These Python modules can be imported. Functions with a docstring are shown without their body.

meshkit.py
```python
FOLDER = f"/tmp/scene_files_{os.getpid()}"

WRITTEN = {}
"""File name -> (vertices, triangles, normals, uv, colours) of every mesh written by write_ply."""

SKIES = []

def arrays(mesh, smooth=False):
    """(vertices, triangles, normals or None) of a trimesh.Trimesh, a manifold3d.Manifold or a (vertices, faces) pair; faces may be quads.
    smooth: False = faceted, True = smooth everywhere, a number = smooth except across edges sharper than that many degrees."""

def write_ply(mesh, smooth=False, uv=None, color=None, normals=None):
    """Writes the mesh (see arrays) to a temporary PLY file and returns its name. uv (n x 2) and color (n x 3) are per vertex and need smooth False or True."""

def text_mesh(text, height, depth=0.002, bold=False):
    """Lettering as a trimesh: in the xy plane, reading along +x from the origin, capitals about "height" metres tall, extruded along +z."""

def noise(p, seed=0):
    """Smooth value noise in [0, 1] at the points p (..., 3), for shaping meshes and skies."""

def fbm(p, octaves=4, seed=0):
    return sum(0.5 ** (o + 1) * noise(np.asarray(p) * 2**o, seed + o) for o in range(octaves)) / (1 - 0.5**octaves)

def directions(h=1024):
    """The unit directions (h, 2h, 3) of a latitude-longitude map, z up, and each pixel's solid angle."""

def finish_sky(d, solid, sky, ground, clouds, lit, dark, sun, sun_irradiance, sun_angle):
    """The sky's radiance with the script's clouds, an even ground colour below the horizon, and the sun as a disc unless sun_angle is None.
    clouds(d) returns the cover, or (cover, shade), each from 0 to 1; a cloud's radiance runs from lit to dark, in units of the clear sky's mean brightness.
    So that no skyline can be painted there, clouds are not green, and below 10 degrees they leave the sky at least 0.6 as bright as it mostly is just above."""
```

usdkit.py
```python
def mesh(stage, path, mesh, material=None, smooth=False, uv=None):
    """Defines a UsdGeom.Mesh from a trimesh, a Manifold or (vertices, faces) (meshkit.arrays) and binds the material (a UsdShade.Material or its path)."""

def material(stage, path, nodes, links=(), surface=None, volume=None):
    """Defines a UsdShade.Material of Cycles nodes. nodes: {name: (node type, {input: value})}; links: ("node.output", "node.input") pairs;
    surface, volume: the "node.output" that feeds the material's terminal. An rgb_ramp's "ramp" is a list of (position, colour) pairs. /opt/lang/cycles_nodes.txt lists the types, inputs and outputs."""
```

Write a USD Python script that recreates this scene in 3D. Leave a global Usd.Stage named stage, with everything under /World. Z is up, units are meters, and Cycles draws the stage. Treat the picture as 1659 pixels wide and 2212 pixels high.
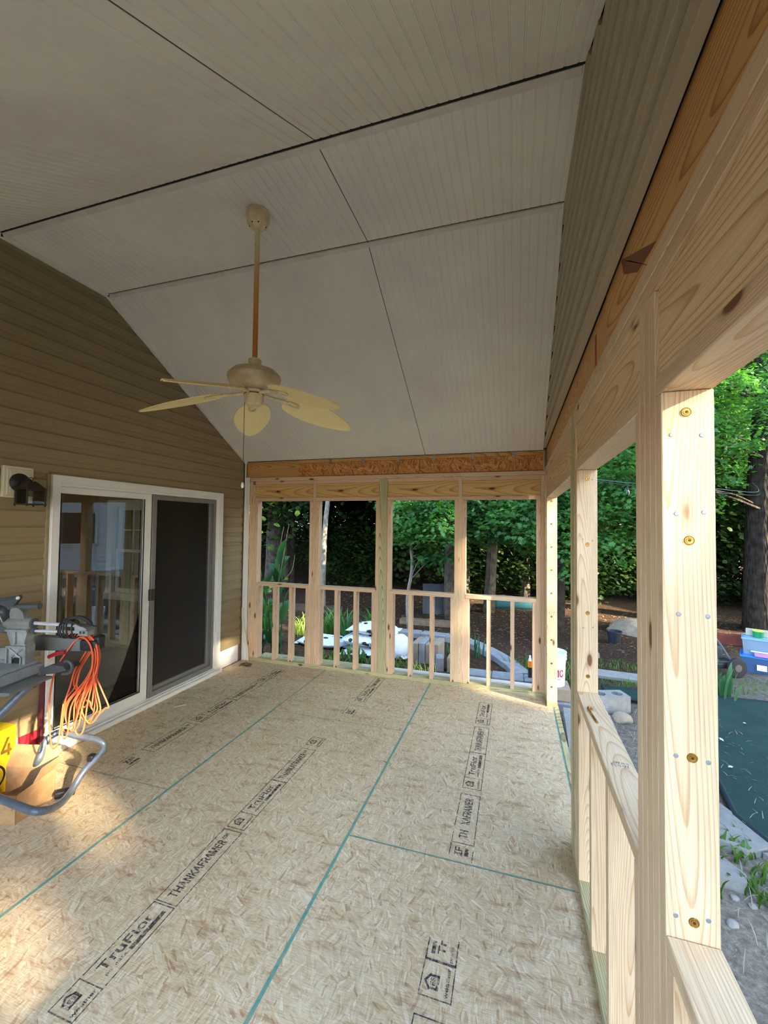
import math, random
import numpy as np
import trimesh
from trimesh import creation as tc
import manifold3d as m3d
import shapely.geometry as sg
import usdkit, meshkit
from pxr import Usd, UsdGeom, UsdLux, UsdShade, Gf, Sdf, Vt

random.seed(7)
RNG = np.random.default_rng(7)
PI = math.pi
stage = Usd.Stage.CreateInMemory()
UsdGeom.SetStageUpAxis(stage, UsdGeom.Tokens.z)
UsdGeom.SetStageMetersPerUnit(stage, 1.0)
UsdGeom.Xform.Define(stage, '/World')
UsdGeom.Scope.Define(stage, '/World/Looks')

# ---------------------------------------------------------------- camera
EYE = np.array([0.0, 0.0, 1.64])
YAW, PITCH, ROLL = -0.30376, 0.03113, 0.011605
fw = np.array([math.sin(YAW) * math.cos(PITCH), math.cos(YAW) * math.cos(PITCH), math.sin(PITCH)])
r0 = np.array([math.cos(YAW), -math.sin(YAW), 0.0])
u0 = np.cross(r0, fw)
rt = math.cos(ROLL) * r0 + math.sin(ROLL) * u0
up = -math.sin(ROLL) * r0 + math.cos(ROLL) * u0
cam = UsdGeom.Camera.Define(stage, '/World/camera')
cam.AddTransformOp().Set(Gf.Matrix4d(*[float(x) for x in (*rt, 0, *up, 0, *(-fw), 0, *EYE, 1)]))
cam.CreateHorizontalApertureAttr(36.0)
cam.CreateVerticalApertureAttr(48.0)
cam.CreateFocalLengthAttr(36.0 * 905.43 / 1659.0)
cam.CreateClippingRangeAttr(Gf.Vec2f(0.02, 400))
cam.CreateExposureAttr(1.2)

# ---------------------------------------------------------------- sky and sun
SUN_DIR = np.array([1.0, -0.4, 0.462]); SUN_DIR /= np.linalg.norm(SUN_DIR)      # towards the sun
SKY_STRENGTH, SUN_STRENGTH = 0.5, 3.7
dome = UsdLux.DomeLight.Define(stage, '/World/sky')
dome.CreateIntensityAttr(1.0)
sky = usdkit.material(stage, '/World/Looks/sky_dome', {
    's': ('sky_texture', {'sky_type': 'multiple_scattering', 'sun_disc': False, 'sun_elevation': math.radians(24), 'sun_rotation': math.radians(112), 'aerosol_density': 3.0}),
    'hs': ('mix_color', {'blend_type': 'mix', 'fac': 0.3, 'b': (2.0, 2.0, 2.0)}),
    'b': ('background_shader', {'strength': SKY_STRENGTH})},
    [('s.color', 'hs.a'), ('hs.result', 'b.color')], surface='b.background')
UsdShade.MaterialBindingAPI.Apply(dome.GetPrim()).Bind(sky)
sun = UsdLux.DistantLight.Define(stage, '/World/sun')
sun.CreateIntensityAttr(SUN_STRENGTH)
sun.CreateAngleAttr(1.2)
sun.CreateNormalizeAttr(True)
sun.CreateColorAttr(Gf.Vec3f(1.0, 0.84, 0.62))
zax = SUN_DIR; xax = np.cross([0, 0, 1.0], zax); xax /= np.linalg.norm(xax); yax = np.cross(zax, xax)
sun.AddTransformOp().Set(Gf.Matrix4d(*[float(x) for x in (*xax, 0, *yax, 0, *zax, 0, 0, 0, 0, 1)]))

# ---------------------------------------------------------------- helpers
def lin(*c):
    c = np.array(c, float) / 255.0
    return tuple(np.where(c <= 0.04045, c / 12.92, ((c + 0.055) / 1.055) ** 2.4))

USED = {}
def numbered(parent, name):
    n = USED.get((parent, name), 0); USED[(parent, name)] = n + 1
    return name if n == 0 else f'{name}_{n:03d}'

def tag(p, label=None, cat=None, group=None, kind=None):
    for k, v in (('label', label), ('category', cat), ('group', group), ('kind', kind)):
        if v: p.SetCustomDataByKey(k, v)
    return p

def thing(name, label=None, cat=None, loc=(0, 0, 0), rotz=0, group=None, kind=None, parent='/World', mat4=None):
    parent = str(parent.GetPath()) if hasattr(parent, 'GetPath') else parent
    x = UsdGeom.Xform.Define(stage, parent + '/' + numbered(parent, name))
    if mat4 is not None:
        x.AddTransformOp().Set(Gf.Matrix4d(*[float(v) for v in np.asarray(mat4).T.ravel()]))
    else:
        if any(loc): x.AddTranslateOp().Set(Gf.Vec3d(*map(float, loc)))
        if rotz: x.AddRotateZOp().Set(float(math.degrees(rotz)))
    return tag(x.GetPrim(), label, cat, group, kind)

def part(parent, name, mesh, mat, smooth=False, label=None, kind=None, mat4=None):
    pp = str(parent.GetPath()) if hasattr(parent, 'GetPath') else parent
    m = usdkit.mesh(stage, pp + '/' + numbered(pp, name), mesh, mat, smooth)
    if mat4 is not None:
        m.AddTransformOp().Set(Gf.Matrix4d(*[float(v) for v in np.asarray(mat4).T.ravel()]))
    return tag(m.GetPrim(), label, None, None, kind)

def copy_of(src, loc, rotz=0, label=None, scale=None, group=None):
    name = src.GetName().rsplit('_0', 1)[0] if src.GetName()[-3:].isdigit() else src.GetName()
    d = src.GetCustomData()
    x = UsdGeom.Xform.Define(stage, '/World/' + numbered('/World', name))
    x.GetPrim().GetReferences().AddInternalReference(src.GetPath())
    x.ClearXformOpOrder()
    M = np.eye(4); c, s = math.cos(rotz), math.sin(rotz)
    M[:3, :3] = np.array([[c, -s, 0], [s, c, 0], [0, 0, 1]]) @ np.diag(np.broadcast_to(1.0 if scale is None else scale, 3)); M[:3, 3] = loc
    x.AddTransformOp(opSuffix='place').Set(Gf.Matrix4d(*[float(v) for v in M.T.ravel()]))
    x.GetPrim().SetInstanceable(True)
    return tag(x.GetPrim(), label or d.get('label'), d.get('category'), group or d.get('group'))

def cat_(*ms): return trimesh.util.concatenate([m for m in ms if m is not None])
def T(m, t): m = m.copy(); m.apply_translation(t); return m
def X4(m, M): m = m.copy(); m.apply_transform(M); return m
def rotm(deg, ax, point=None): return trimesh.transformations.rotation_matrix(math.radians(deg), ax, point)
def tm(man):
    g = man.to_mesh(); return trimesh.Trimesh(np.array(g.vert_properties[:, :3]), np.array(g.tri_verts), process=False)

def cbox(a, b, c=0.002):
    """box between corners a and b with chamfered edges"""
    a, b = np.minimum(a, b).astype(float), np.maximum(a, b).astype(float)
    c = min(c, 0.45 * float((b - a).min()))
    if c <= 0: return T(tc.box(b - a), (a + b) / 2)
    pts = []
    for k in range(3):
        lo, hi = a + c, b - c
        lo[k], hi[k] = a[k], b[k]
        pts += [[(lo, hi)[i][0], (lo, hi)[j][1], (lo, hi)[l][2]] for i in (0, 1) for j in (0, 1) for l in (0, 1)]
    return trimesh.convex.convex_hull(np.array(pts))
def rbox(a, b, r=0.01, n=6):
    a, b = np.minimum(a, b).astype(float), np.maximum(a, b).astype(float)
    r = min(r, 0.49 * float((b - a).min()))
    s = m3d.Manifold.sphere(r, n * 4)
    return tm(m3d.Manifold.batch_hull([s.translate([(a + r, b - r)[i][0], (a + r, b - r)[j][1], (a + r, b - r)[k][2]]) for i in (0, 1) for j in (0, 1) for k in (0, 1)]))
def mani(m): return m3d.Manifold(m3d.Mesh(vert_properties=np.array(m.vertices, np.float32), tri_verts=np.array(m.faces, np.uint32)))
def uni(*ms):
    return tm(m3d.Manifold.batch_boolean([mani(m) for m in ms], m3d.OpType.Add))
def lathe(prof, n=32, loc=(0, 0, 0)):
    return T(tc.revolve(np.array(prof, float), sections=n), loc)
def cyl(p, q, r, n=16, r2=None):
    p, q = np.array(p, float), np.array(q, float); L = np.linalg.norm(q - p)
    m = tc.revolve(np.array([[0, 0], [r, 0], [r if r2 is None else r2, L], [0, L]]), sections=n)
    return X4(m, np.vstack([np.c_[frame(q - p), p], [0, 0, 0, 1]]))
def frame(d):
    d = np.array(d, float); d /= np.linalg.norm(d)
    a = np.array([0, 0, 1.0]) if abs(d[2]) < 0.9 else np.array([1.0, 0, 0])
    u = np.cross(a, d); u /= np.linalg.norm(u)
    return np.stack([u, np.cross(d, u), d], 1)
def spline(pts, n=8, closed=False):
    p = np.array(pts, float); k = len(p); out = []
    for i in range(k if closed else k - 1):
        p0, p1, p2, p3 = (p[(i - 1) % k], p[i], p[(i + 1) % k], p[(i + 2) % k]) if closed else (p[max(i - 1, 0)], p[i], p[i + 1], p[min(i + 2, k - 1)])
        for t in np.arange(n) / n:
            out.append(0.5 * (2 * p1 + (p2 - p0) * t + (2 * p0 - 5 * p1 + 4 * p2 - p3) * t * t + (3 * p1 - p0 - 3 * p2 + p3) * t ** 3))
    if not closed: out.append(p[-1])
    return np.array(out)
def tube(pts, r, n=10, cap=True):
    p = np.array(pts, float); k = len(p); r = np.broadcast_to(r, k)
    d = np.gradient(p, axis=0); d /= np.maximum(np.linalg.norm(d, axis=1, keepdims=True), 1e-9)
    u = frame(d[0])[:, 0]; V = []
    ang = np.arange(n) / n * 2 * PI
    for i in range(k):
        u = u - d[i] * (u @ d[i]); u /= np.linalg.norm(u); w = np.cross(d[i], u)
        V.append(p[i] + r[i] * (np.cos(ang)[:, None] * u + np.sin(ang)[:, None] * w))
    V = np.vstack(V); Fs = []
    for i in range(k - 1):
        for j in range(n):
            a, b = i * n + j, i * n + (j + 1) % n
            Fs += [[a, b, b + n], [a, b + n, a + n]]
    if cap:
        V = np.vstack([V, p[0], p[-1]])
        for j in range(n):
            Fs += [[k * n, (j + 1) % n, j], [k * n + 1, (k - 1) * n + j, (k - 1) * n + (j + 1) % n]]
    return trimesh.Trimesh(V, np.array(Fs), process=False)
def prism(poly, h, M=None):
    m = tc.extrude_polygon(poly if hasattr(poly, 'exterior') else sg.Polygon(poly), h, engine='earcut')
    return m if M is None else X4(m, M)
def axes4(o, x, y, z):
    M = np.eye(4); M[:3, 0], M[:3, 1], M[:3, 2], M[:3, 3] = x, y, z, o; return M
def grid_mesh(P):
    """P: (n, m, 3) points -> surface"""
    n, m = P.shape[:2]; i = np.arange(n * m).reshape(n, m)
    a, b, c, d = i[:-1, :-1].ravel(), i[1:, :-1].ravel(), i[1:, 1:].ravel(), i[:-1, 1:].ravel()
    return trimesh.Trimesh(P.reshape(-1, 3), np.vstack([np.c_[a, b, c], np.c_[a, c, d]]), process=False)

# ---------------------------------------------------------------- materials
MATS = {}
def mk(name, nodes, links, surface='p.BSDF', volume=None):
    MATS[name] = usdkit.material(stage, '/World/Looks/' + name, nodes, links, surface, volume); return MATS[name]
def plain(name, col, rough=0.6, metal=0.0, var=0.0, scale=12.0, bump=0.0, bscale=60.0, spec=0.5, coat=0.0, col2=None):
    """even colour with a noisy second tone (var: how much of it)"""
    n = {'p': ('principled_bsdf', {'base_color': col, 'roughness': rough, 'metallic': metal, 'specular_ior_level': spec, 'coat_weight': coat})}
    l = []
    if var or bump: n['tc'] = ('texture_coordinate', {})
    if var:
        c2 = col2 if col2 is not None else tuple(x * (1 - var) for x in col)
        n['n'] = ('noise_texture', {'scale': scale, 'detail': 5.0, 'roughness': 0.6})
        n['r'] = ('rgb_ramp', {'ramp': [(0.35, c2), (0.62, col)]})
        l += [('tc.object', 'n.vector'), ('n.fac', 'r.fac'), ('r.color', 'p.base_color')]
    if bump:
        n['bn'] = ('noise_texture', {'scale': bscale, 'detail': 4.0})
        n['bu'] = ('bump', {'strength': bump, 'distance': 0.01})
        l += [('tc.object', 'bn.vector'), ('bn.fac', 'bu.height'), ('bu.normal', 'p.normal')]
    return mk(name, n, l)

def lumber(name, pale, mid, dark, knot, seed, rings=34.0, pith=(0.02, 0.06), knots=True, rough=0.62):
    """softwood sawn along local x: growth rings about an off-centre pith, wandering along the length, plus knots"""
    n = {'tc': ('texture_coordinate', {}),
         'm': ('mapping', {'location': (seed * 3.17 % 11, 0, 0)}), 'mr': ('mapping', {'rotation': (0, 0.045 * math.sin(seed * 5), 0.05 * math.cos(seed * 3))}),
         'wob': ('noise_texture', {'scale': 1.0, 'detail': 1.0}),
         'ms': ('mapping', {'scale': (0.8, 1.2, 1.2), 'location': (seed * 1.7, seed * 0.3, seed * 0.9)}),
         'ws': ('vector_math', {'math_type': 'subtract', 'vector2': (0.5, 0.5, 0.5)}),
         'wk': ('vector_math', {'math_type': 'multiply', 'vector2': (0.0, 0.13, 0.13)}),
         'off': ('vector_math', {'math_type': 'add', 'vector2': (0.0, pith[0], pith[1])}),
         'add': ('vector_math', {'math_type': 'add'}),
         'w': ('wave_texture', {'wave_type': 'rings', 'rings_direction': 'x', 'profile': 'saw', 'scale': rings, 'distortion': 0.25, 'detail': 1.0, 'detail_scale': 0.6}),
         'r': ('rgb_ramp', {'ramp': [(0.0, pale), (0.5, pale), (0.74, mid), (0.9, dark), (0.96, dark), (1.0, pale)]}),
         'fm': ('mapping', {'scale': (6.0, 260.0, 260.0)}),
         'fn': ('noise_texture', {'scale': 1.0, 'detail': 1.0}),
         'fr': ('rgb_ramp', {'ramp': [(0.3, (0.82, 0.82, 0.82)), (0.7, (1.08, 1.08, 1.08))]}),
         'mul': ('mix_color', {'blend_type': 'multiply', 'fac': 0.8}),
         'lm': ('mapping', {'scale': (1.3, 7.0, 7.0), 'location': (seed * 2.9, 0, 0)}),
         'ln': ('noise_texture', {'scale': 1.0, 'detail': 2.0}),
         'lr': ('rgb_ramp', {'ramp': [(0.3, (0.88, 0.84, 0.78)), (0.7, (1.06, 1.06, 1.06))]}),
         'mul2': ('mix_color', {'blend_type': 'multiply', 'fac': 0.9}),
         'p': ('principled_bsdf', {'roughness': rough, 'specular_ior_level': 0.35})}
    l = [('tc.object', 'm.vector'), ('tc.object', 'ms.vector'), ('ms.vector', 'wob.vector'), ('wob.color', 'ws.vector1'), ('ws.vector', 'wk.vector1'),
         ('tc.object', 'mr.vector'), ('mr.vector', 'off.vector1'), ('off.vector', 'add.vector1'), ('wk.vector', 'add.vector2'), ('add.vector', 'w.vector'), ('w.fac', 'r.fac'),
         ('m.vector', 'fm.vector'), ('fm.vector', 'fn.vector'), ('fn.fac', 'fr.fac'), ('r.color', 'mul.a'), ('fr.color', 'mul.b'),
         ('m.vector', 'lm.vector'), ('lm.vector', 'ln.vector'), ('ln.fac', 'lr.fac'), ('mul.result', 'mul2.a'), ('lr.color', 'mul2.b')]
    last = 'mul2.result'
    if knots:
        n |= {'km': ('mapping', {'scale': (3.2, 9.0, 9.0), 'location': (seed * 5.3, seed * 1.1, seed * 2.3)}),
              'kv': ('voronoi_texture', {'scale': 1.0, 'feature': 'f1'}),
              'kr': ('rgb_ramp', {'ramp': [(0.0, (1, 1, 1)), (0.075, (1, 1, 1)), (0.11, (0.28, 0.28, 0.28)), (0.17, (0, 0, 0)), (1.0, (0, 0, 0))]}),
              'kmix': ('mix_color', {'b': knot})}
        l += [('m.vector', 'km.vector'), ('km.vector', 'kv.vector'), ('kv.distance', 'kr.fac'), (last, 'kmix.a'), ('kr.color', 'kmix.fac')]
        last = 'kmix.result'
    l.append((last, 'p.base_color'))
    return mk(name, n, l)

# wood, boards, panels
SP = [lumber(f'spruce_{k}', lin(214, 189, 154), lin(206, 179, 142), lin(195, 160, 120), lin(112, 72, 44), k * 1.37 + 0.4, rings=46 + 7 * k, pith=((0.015, 0.055), (0.05, -0.02), (-0.03, 0.05), (0.02, -0.07))[k % 4]) for k in range(6)]
PINK = [lumber(f'fir_{k}', lin(216, 184, 150), lin(208, 172, 136), lin(192, 152, 116), lin(104, 66, 44), k * 2.11 + 0.9, rings=52, pith=(0.03, 0.09 - 0.05 * k)) for k in range(3)]
PT = [lumber(f'treated_{k}', lin(186, 178, 134), lin(172, 162, 116), lin(126, 122, 84), lin(70, 56, 36), k * 1.9 + 0.2, rings=40, pith=(0.01, 0.05 + 0.02 * k)) for k in range(2)]
AMBER = [lumber(f'aged_pine_{k}', lin(206, 160, 98), lin(196, 146, 84), lin(168, 112, 58), lin(92, 54, 28), k * 1.31 + 2.2, rings=34, pith=(0.02, 0.08)) for k in range(2)]
HDR = [lumber(f'header_pine_{k}', lin(218, 190, 146), lin(210, 178, 130), lin(188, 148, 98), lin(84, 50, 28), k * 1.77 + 3.1, rings=30, pith=(0.0, 0.11 - 0.16 * (k % 2))) for k in range(3)]

BHD = [lumber(f'amber_header_{k}', lin(214, 176, 114), lin(206, 164, 98), lin(184, 136, 72), lin(84, 50, 28), k * 1.77 + 4.3, rings=30, pith=(0.0, 0.11 - 0.16 * (k % 2))) for k in range(2)]
def osb(name, tones, tint, scale=1.0, grey=0.35):
    n = {'tc': ('texture_coordinate', {}), 'dn': ('noise_texture', {'scale': 9.0 * scale, 'detail': 2.0}),
         'ds': ('vector_math', {'math_type': 'subtract', 'vector2': (0.5, 0.5, 0.5)}),
         'dk': ('vector_math', {'math_type': 'scale', 'scale': 0.014 / scale}), 'da': ('vector_math', {'math_type': 'add'})}
    l = [('tc.object', 'dn.vector'), ('dn.color', 'ds.vector1'), ('ds.vector', 'dk.vector1'), ('tc.object', 'da.vector1'), ('dk.vector', 'da.vector2')]
    for i, (a, sx, sy) in enumerate(((64, 14, 105), (112, 16, 115), (30, 20, 130), (88, 28, 165))):
        n |= {f'r{i}': ('mapping', {'rotation': (0, 0, math.radians(a)), 'location': (3.1 * i, 1.7 * i, 0)}), f's{i}': ('mapping', {'scale': (sx * scale, sy * scale, 30 * scale)}),
              f'v{i}': ('voronoi_texture', {'scale': 1.0}), f'w{i}': ('separate_color', {})}
        l += [('da.vector', f'r{i}.vector'), (f'r{i}.vector', f's{i}.vector'), (f's{i}.vector', f'v{i}.vector'), (f'v{i}.color', f'w{i}.color')]
    n |= {'sel': ('voronoi_texture', {'scale': 23.0 * scale}), 'ss': ('separate_color', {}), 'm1': ('math', {'math_type': 'greater_than', 'value2': 0.5}), 'm2': ('math', {'math_type': 'greater_than', 'value2': 0.55}),
          'm3': ('math', {'math_type': 'greater_than', 'value2': 0.62}),
          'x1': ('mix_float', {}), 'x2': ('mix_float', {}), 'x3': ('mix_float', {}),
          'ramp': ('rgb_ramp', {'ramp': tones}),
          'big': ('noise_texture', {'scale': 1.6 * scale, 'detail': 4.0, 'roughness': 0.65}), 'bigr': ('rgb_ramp', {'ramp': tint}),
          'mul': ('mix_color', {'blend_type': 'multiply', 'fac': 1.0}),
          'st': ('mapping', {'rotation': (0, 0, -0.5), 'scale': (5.0 * scale, 17.0 * scale, 5)}), 'sn': ('noise_texture', {'scale': 1.0, 'detail': 3.0, 'roughness': 0.75}), 'sr': ('rgb_ramp', {'ramp': [(0.30, (0.62, 0.50, 0.44)), (0.42, (0.93, 0.88, 0.85)), (0.5, (1, 1, 1))]}), 'mul3': ('mix_color', {'blend_type': 'multiply', 'fac': 0.85}),
          'fm': ('mapping', {'rotation': (0, 0, 0.4), 'scale': (26 * scale, 240 * scale, 60)}), 'fn': ('noise_texture', {'scale': 1.0, 'detail': 2.0}), 'fr': ('rgb_ramp', {'ramp': [(0.30, (0.70, 0.65, 0.60)), (0.52, (1.0, 1.0, 1.0)), (0.7, (1.08, 1.07, 1.05))]}),
          'mul2': ('mix_color', {'blend_type': 'multiply', 'fac': 0.75}),
          'p': ('principled_bsdf', {'roughness': 0.68, 'specular_ior_level': 0.35})}
    l += [('da.vector', 'sel.vector'), ('sel.color', 'ss.color'), ('ss.r', 'm1.value1'), ('ss.g', 'm2.value1'), ('ss.b', 'm3.value1'),
          ('m1.value', 'x1.fac'), ('w0.r', 'x1.a'), ('w1.r', 'x1.b'), ('m2.value', 'x2.fac'), ('x1.result', 'x2.a'), ('w2.r', 'x2.b'), ('m3.value', 'x3.fac'), ('x2.result', 'x3.a'), ('w3.r', 'x3.b'),
          ('x3.result', 'ramp.fac'), ('tc.object', 'big.vector'), ('big.fac', 'bigr.fac'), ('ramp.color', 'mul.a'), ('bigr.color', 'mul.b'),
          ('da.vector', 'fm.vector'), ('fm.vector', 'fn.vector'), ('fn.fac', 'fr.fac'), ('mul.result', 'mul2.a'), ('fr.color', 'mul2.b'), ('da.vector', 'st.vector'), ('st.vector', 'sn.vector'), ('sn.fac', 'sr.fac'), ('mul2.result', 'mul3.a'), ('sr.color', 'mul3.b'), ('mul3.result', 'p.base_color')]
    return mk(name, n, l)
OSB = osb('osb_floor', [(0.0, lin(172, 142, 108)), (0.04, lin(186, 160, 124)), (0.12, lin(195, 172, 134)), (0.5, lin(202, 182, 148)), (0.85, lin(210, 192, 160)), (1.0, lin(220, 205, 175))],
          [(0.28, (0.82, 0.79, 0.77)), (0.42, (0.97, 0.95, 0.92)), (0.55, (1.0, 0.99, 0.98)), (0.72, (1.03, 1.05, 1.07))])
OSBW = osb('osb_beam', [(0.0, lin(142, 84, 40)), (0.12, lin(164, 102, 50)), (0.4, lin(190, 128, 66)), (0.75, lin(204, 142, 78)), (1.0, lin(220, 164, 100))], [(0.3, (0.9, 0.86, 0.8)), (0.7, (1.05, 1.05, 1.05))], scale=0.8)
INK = mk('floor_ink', {'tc': ('texture_coordinate', {}), 'n': ('noise_texture', {'scale': 55.0, 'detail': 4.0, 'roughness': 0.7}), 'r': ('rgb_ramp', {'ramp': [(0.36, (0.0,) * 3), (0.60, (0.68,) * 3)]}),
                       't': ('transparent_bsdf', {}), 'd': ('diffuse_bsdf', {'color': lin(46, 42, 44)}), 'x': ('mix_closure', {})},
         [('tc.object', 'n.vector'), ('n.fac', 'r.fac'), ('r.color', 'x.fac'), ('t.BSDF', 'x.closure1'), ('d.BSDF', 'x.closure2')], surface='x.closure')
GREEN = plain('green_edge_paint', lin(72, 138, 128), 0.7, var=0.35, scale=26, col2=lin(128, 150, 124))
SIDING = plain('tan_siding', lin(142, 124, 90), 0.55, var=0.06, scale=3.0)
GABLE = plain('grey_tan_siding', lin(170, 158, 132), 0.55, var=0.06, scale=3.0)
CEIL = plain('ceiling_paint', lin(226, 220, 206), 0.7, var=0.07, scale=1.7, col2=lin(216, 208, 198))
TRIMC = plain('ceiling_strip_paint', lin(214, 206, 194), 0.7, var=0.14, scale=9.0)
VINYL = plain('white_vinyl', lin(226, 222, 212), 0.4, var=0.05, scale=4)
CREAM = plain('cream_vinyl', lin(206, 198, 168), 0.5)
BLACK = plain('black_plastic', lin(26, 25, 26), 0.45)
DARK = plain('dark_gap', lin(30, 26, 22), 0.9)
STEEL = plain('galvanized_steel', lin(170, 172, 172), 0.35, metal=0.9, var=0.2, scale=40)
BRASS = plain('yellow_zinc_screw', lin(176, 132, 62), 0.32, metal=0.95, var=0.3, scale=300)
NAIL = plain('nail_head_grey', lin(138, 140, 146), 0.45, metal=0.6)
WRAP = plain('house_wrap_white', lin(222, 218, 220), 0.5, var=0.06, scale=6)
RED = plain('red_print', lin(160, 22, 40), 0.5)
GALV = STEEL
def see_through(name, tint, ior=1.45, rough=0.0):
    return mk(name, {'f': ('fresnel', {'IOR': ior}), 't': ('transparent_bsdf', {'color': tint}), 'g': ('glossy_bsdf', {'color': (1, 1, 1), 'roughness': rough}), 'x': ('mix_closure', {})},
              [('f.fac', 'x.fac'), ('t.BSDF', 'x.closure1'), ('g.BSDF', 'x.closure2')], surface='x.closure')
GLASS = see_through('window_glass', (0.78, 0.82, 0.8))

# ---------------------------------------------------------------- board helper (grain runs along each board's own local x)
def board(parent, name, x, y, z, mat, c=0.0018, label=None):
    lo = np.array([x[0], y[0], z[0]], float); hi = np.array([x[1], y[1], z[1]], float)
    d = hi - lo; o = np.argsort(-d)                       # long, wide, thin
    A = np.zeros((3, 3)); A[o[0], 0] = 1; A[o[1], 1] = 1
    A[:, 2] = np.cross(A[:, 0], A[:, 1])
    h = d[o] / 2
    return part(parent, name, cbox(-h, h, c), mat, label=label, mat4=np.vstack([np.c_[A, (lo + hi) / 2], [0, 0, 0, 1]]))
_k = [0]
def pick(ms):
    _k[0] += 1; return ms[(_k[0] * 7 + _k[0] // 3) % len(ms)]
def local_of(p):
    return np.linalg.inv(np.array(UsdGeom.Xformable(p).GetLocalTransformation()).T)
def stud(par, a, b, z0, z1, back=True, name='stud', ms=SP):
    if back: return board(par, name, (a, b), (4.37, 4.459), (z0, z1), pick(ms))
    return board(par, name, (.278, .367), (a, b), (z0, z1), pick(ms))

# ================================================================ SETTING
XL, XR, YB = -3.15, 0.278, 4.37
# ---- floor of OSB sheets
flo = thing('floor', 'rough OSB subfloor sheets with printed strips and green edges', kind='structure')
def sheet(x0, x1, y0, y1):
    return part(flo, 'subfloor_panel', cbox((x0 + .0015, y0 + .0015, -.019), (x1 - .0015, y1 - .0015, 0), .0025), OSB)
SA0, SB0, SC0, SC1 = -3.15, -2.035, -.84, .338
sheets = {'A0': sheet(SA0, SB0, -.35, 2.118), 'A1': sheet(SA0, SB0, 2.118, 4.46), 'B0': sheet(SB0, SC0, -.35, .85), 'B1': sheet(SB0, SC0, .85, 3.29), 'B2': sheet(SB0, SC0, 3.29, 4.46),
          'C0': sheet(SC0, SC1, -.35, 2.115), 'C1': sheet(SC0, SC1, 2.115, 4.46)}
def stripe(sh, x0, x1, y0, y1):
    n = max(2, int(max(x1 - x0, y1 - y0) / .04)); t = np.linspace(0, 1, n)
    w = .5 + .5 * meshkit.fbm(np.c_[t * n * .35, t * 0 + x0 * 9, t * 0 + y0 * 7], 3, 5)
    if y1 - y0 > x1 - x0:
        c = (x0 + x1) / 2; P = np.stack([np.c_[c + (x0 - c) * w, y0 + t * (y1 - y0), 0 * t + .0006], np.c_[c + (x1 - c) * w[::-1], y0 + t * (y1 - y0), 0 * t + .0006]], 1)
    else:
        c = (y0 + y1) / 2; P = np.stack([np.c_[x0 + t * (x1 - x0), c + (y0 - c) * w, 0 * t + .0006], np.c_[x0 + t * (x1 - x0), c + (y1 - c) * w, 0 * t + .0006]], 1)
    part(sh, 'edge_paint', grid_mesh(P), GREEN)
stripe(sheets['C0'], SC0 - .011, SC0 + .009, -.35, 2.113); stripe(sheets['C1'], SC0 - .010, SC0 + .010, 2.117, 4.36)
stripe(sheets['B1'], SB0 - .010, SB0 + .012, .85, 3.288); stripe(sheets['B2'], SB0 - .008, SB0 + .007, 3.292, 4.36); stripe(sheets['A0'], SB0 - .012, SB0 + .006, -.35, .84)
stripe(sheets['C1'], SC0 + .01, .26, 2.111, 2.121); stripe(sheets['A1'], -3.1, SB0 - .01, 2.1165, 2.1200); stripe(sheets['B2'], SB0 + .01, SC0 - .01, 3.2885, 3.2918)
stripe(sheets['C1'], .327, .338, 2.45, 4.15)
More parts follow.
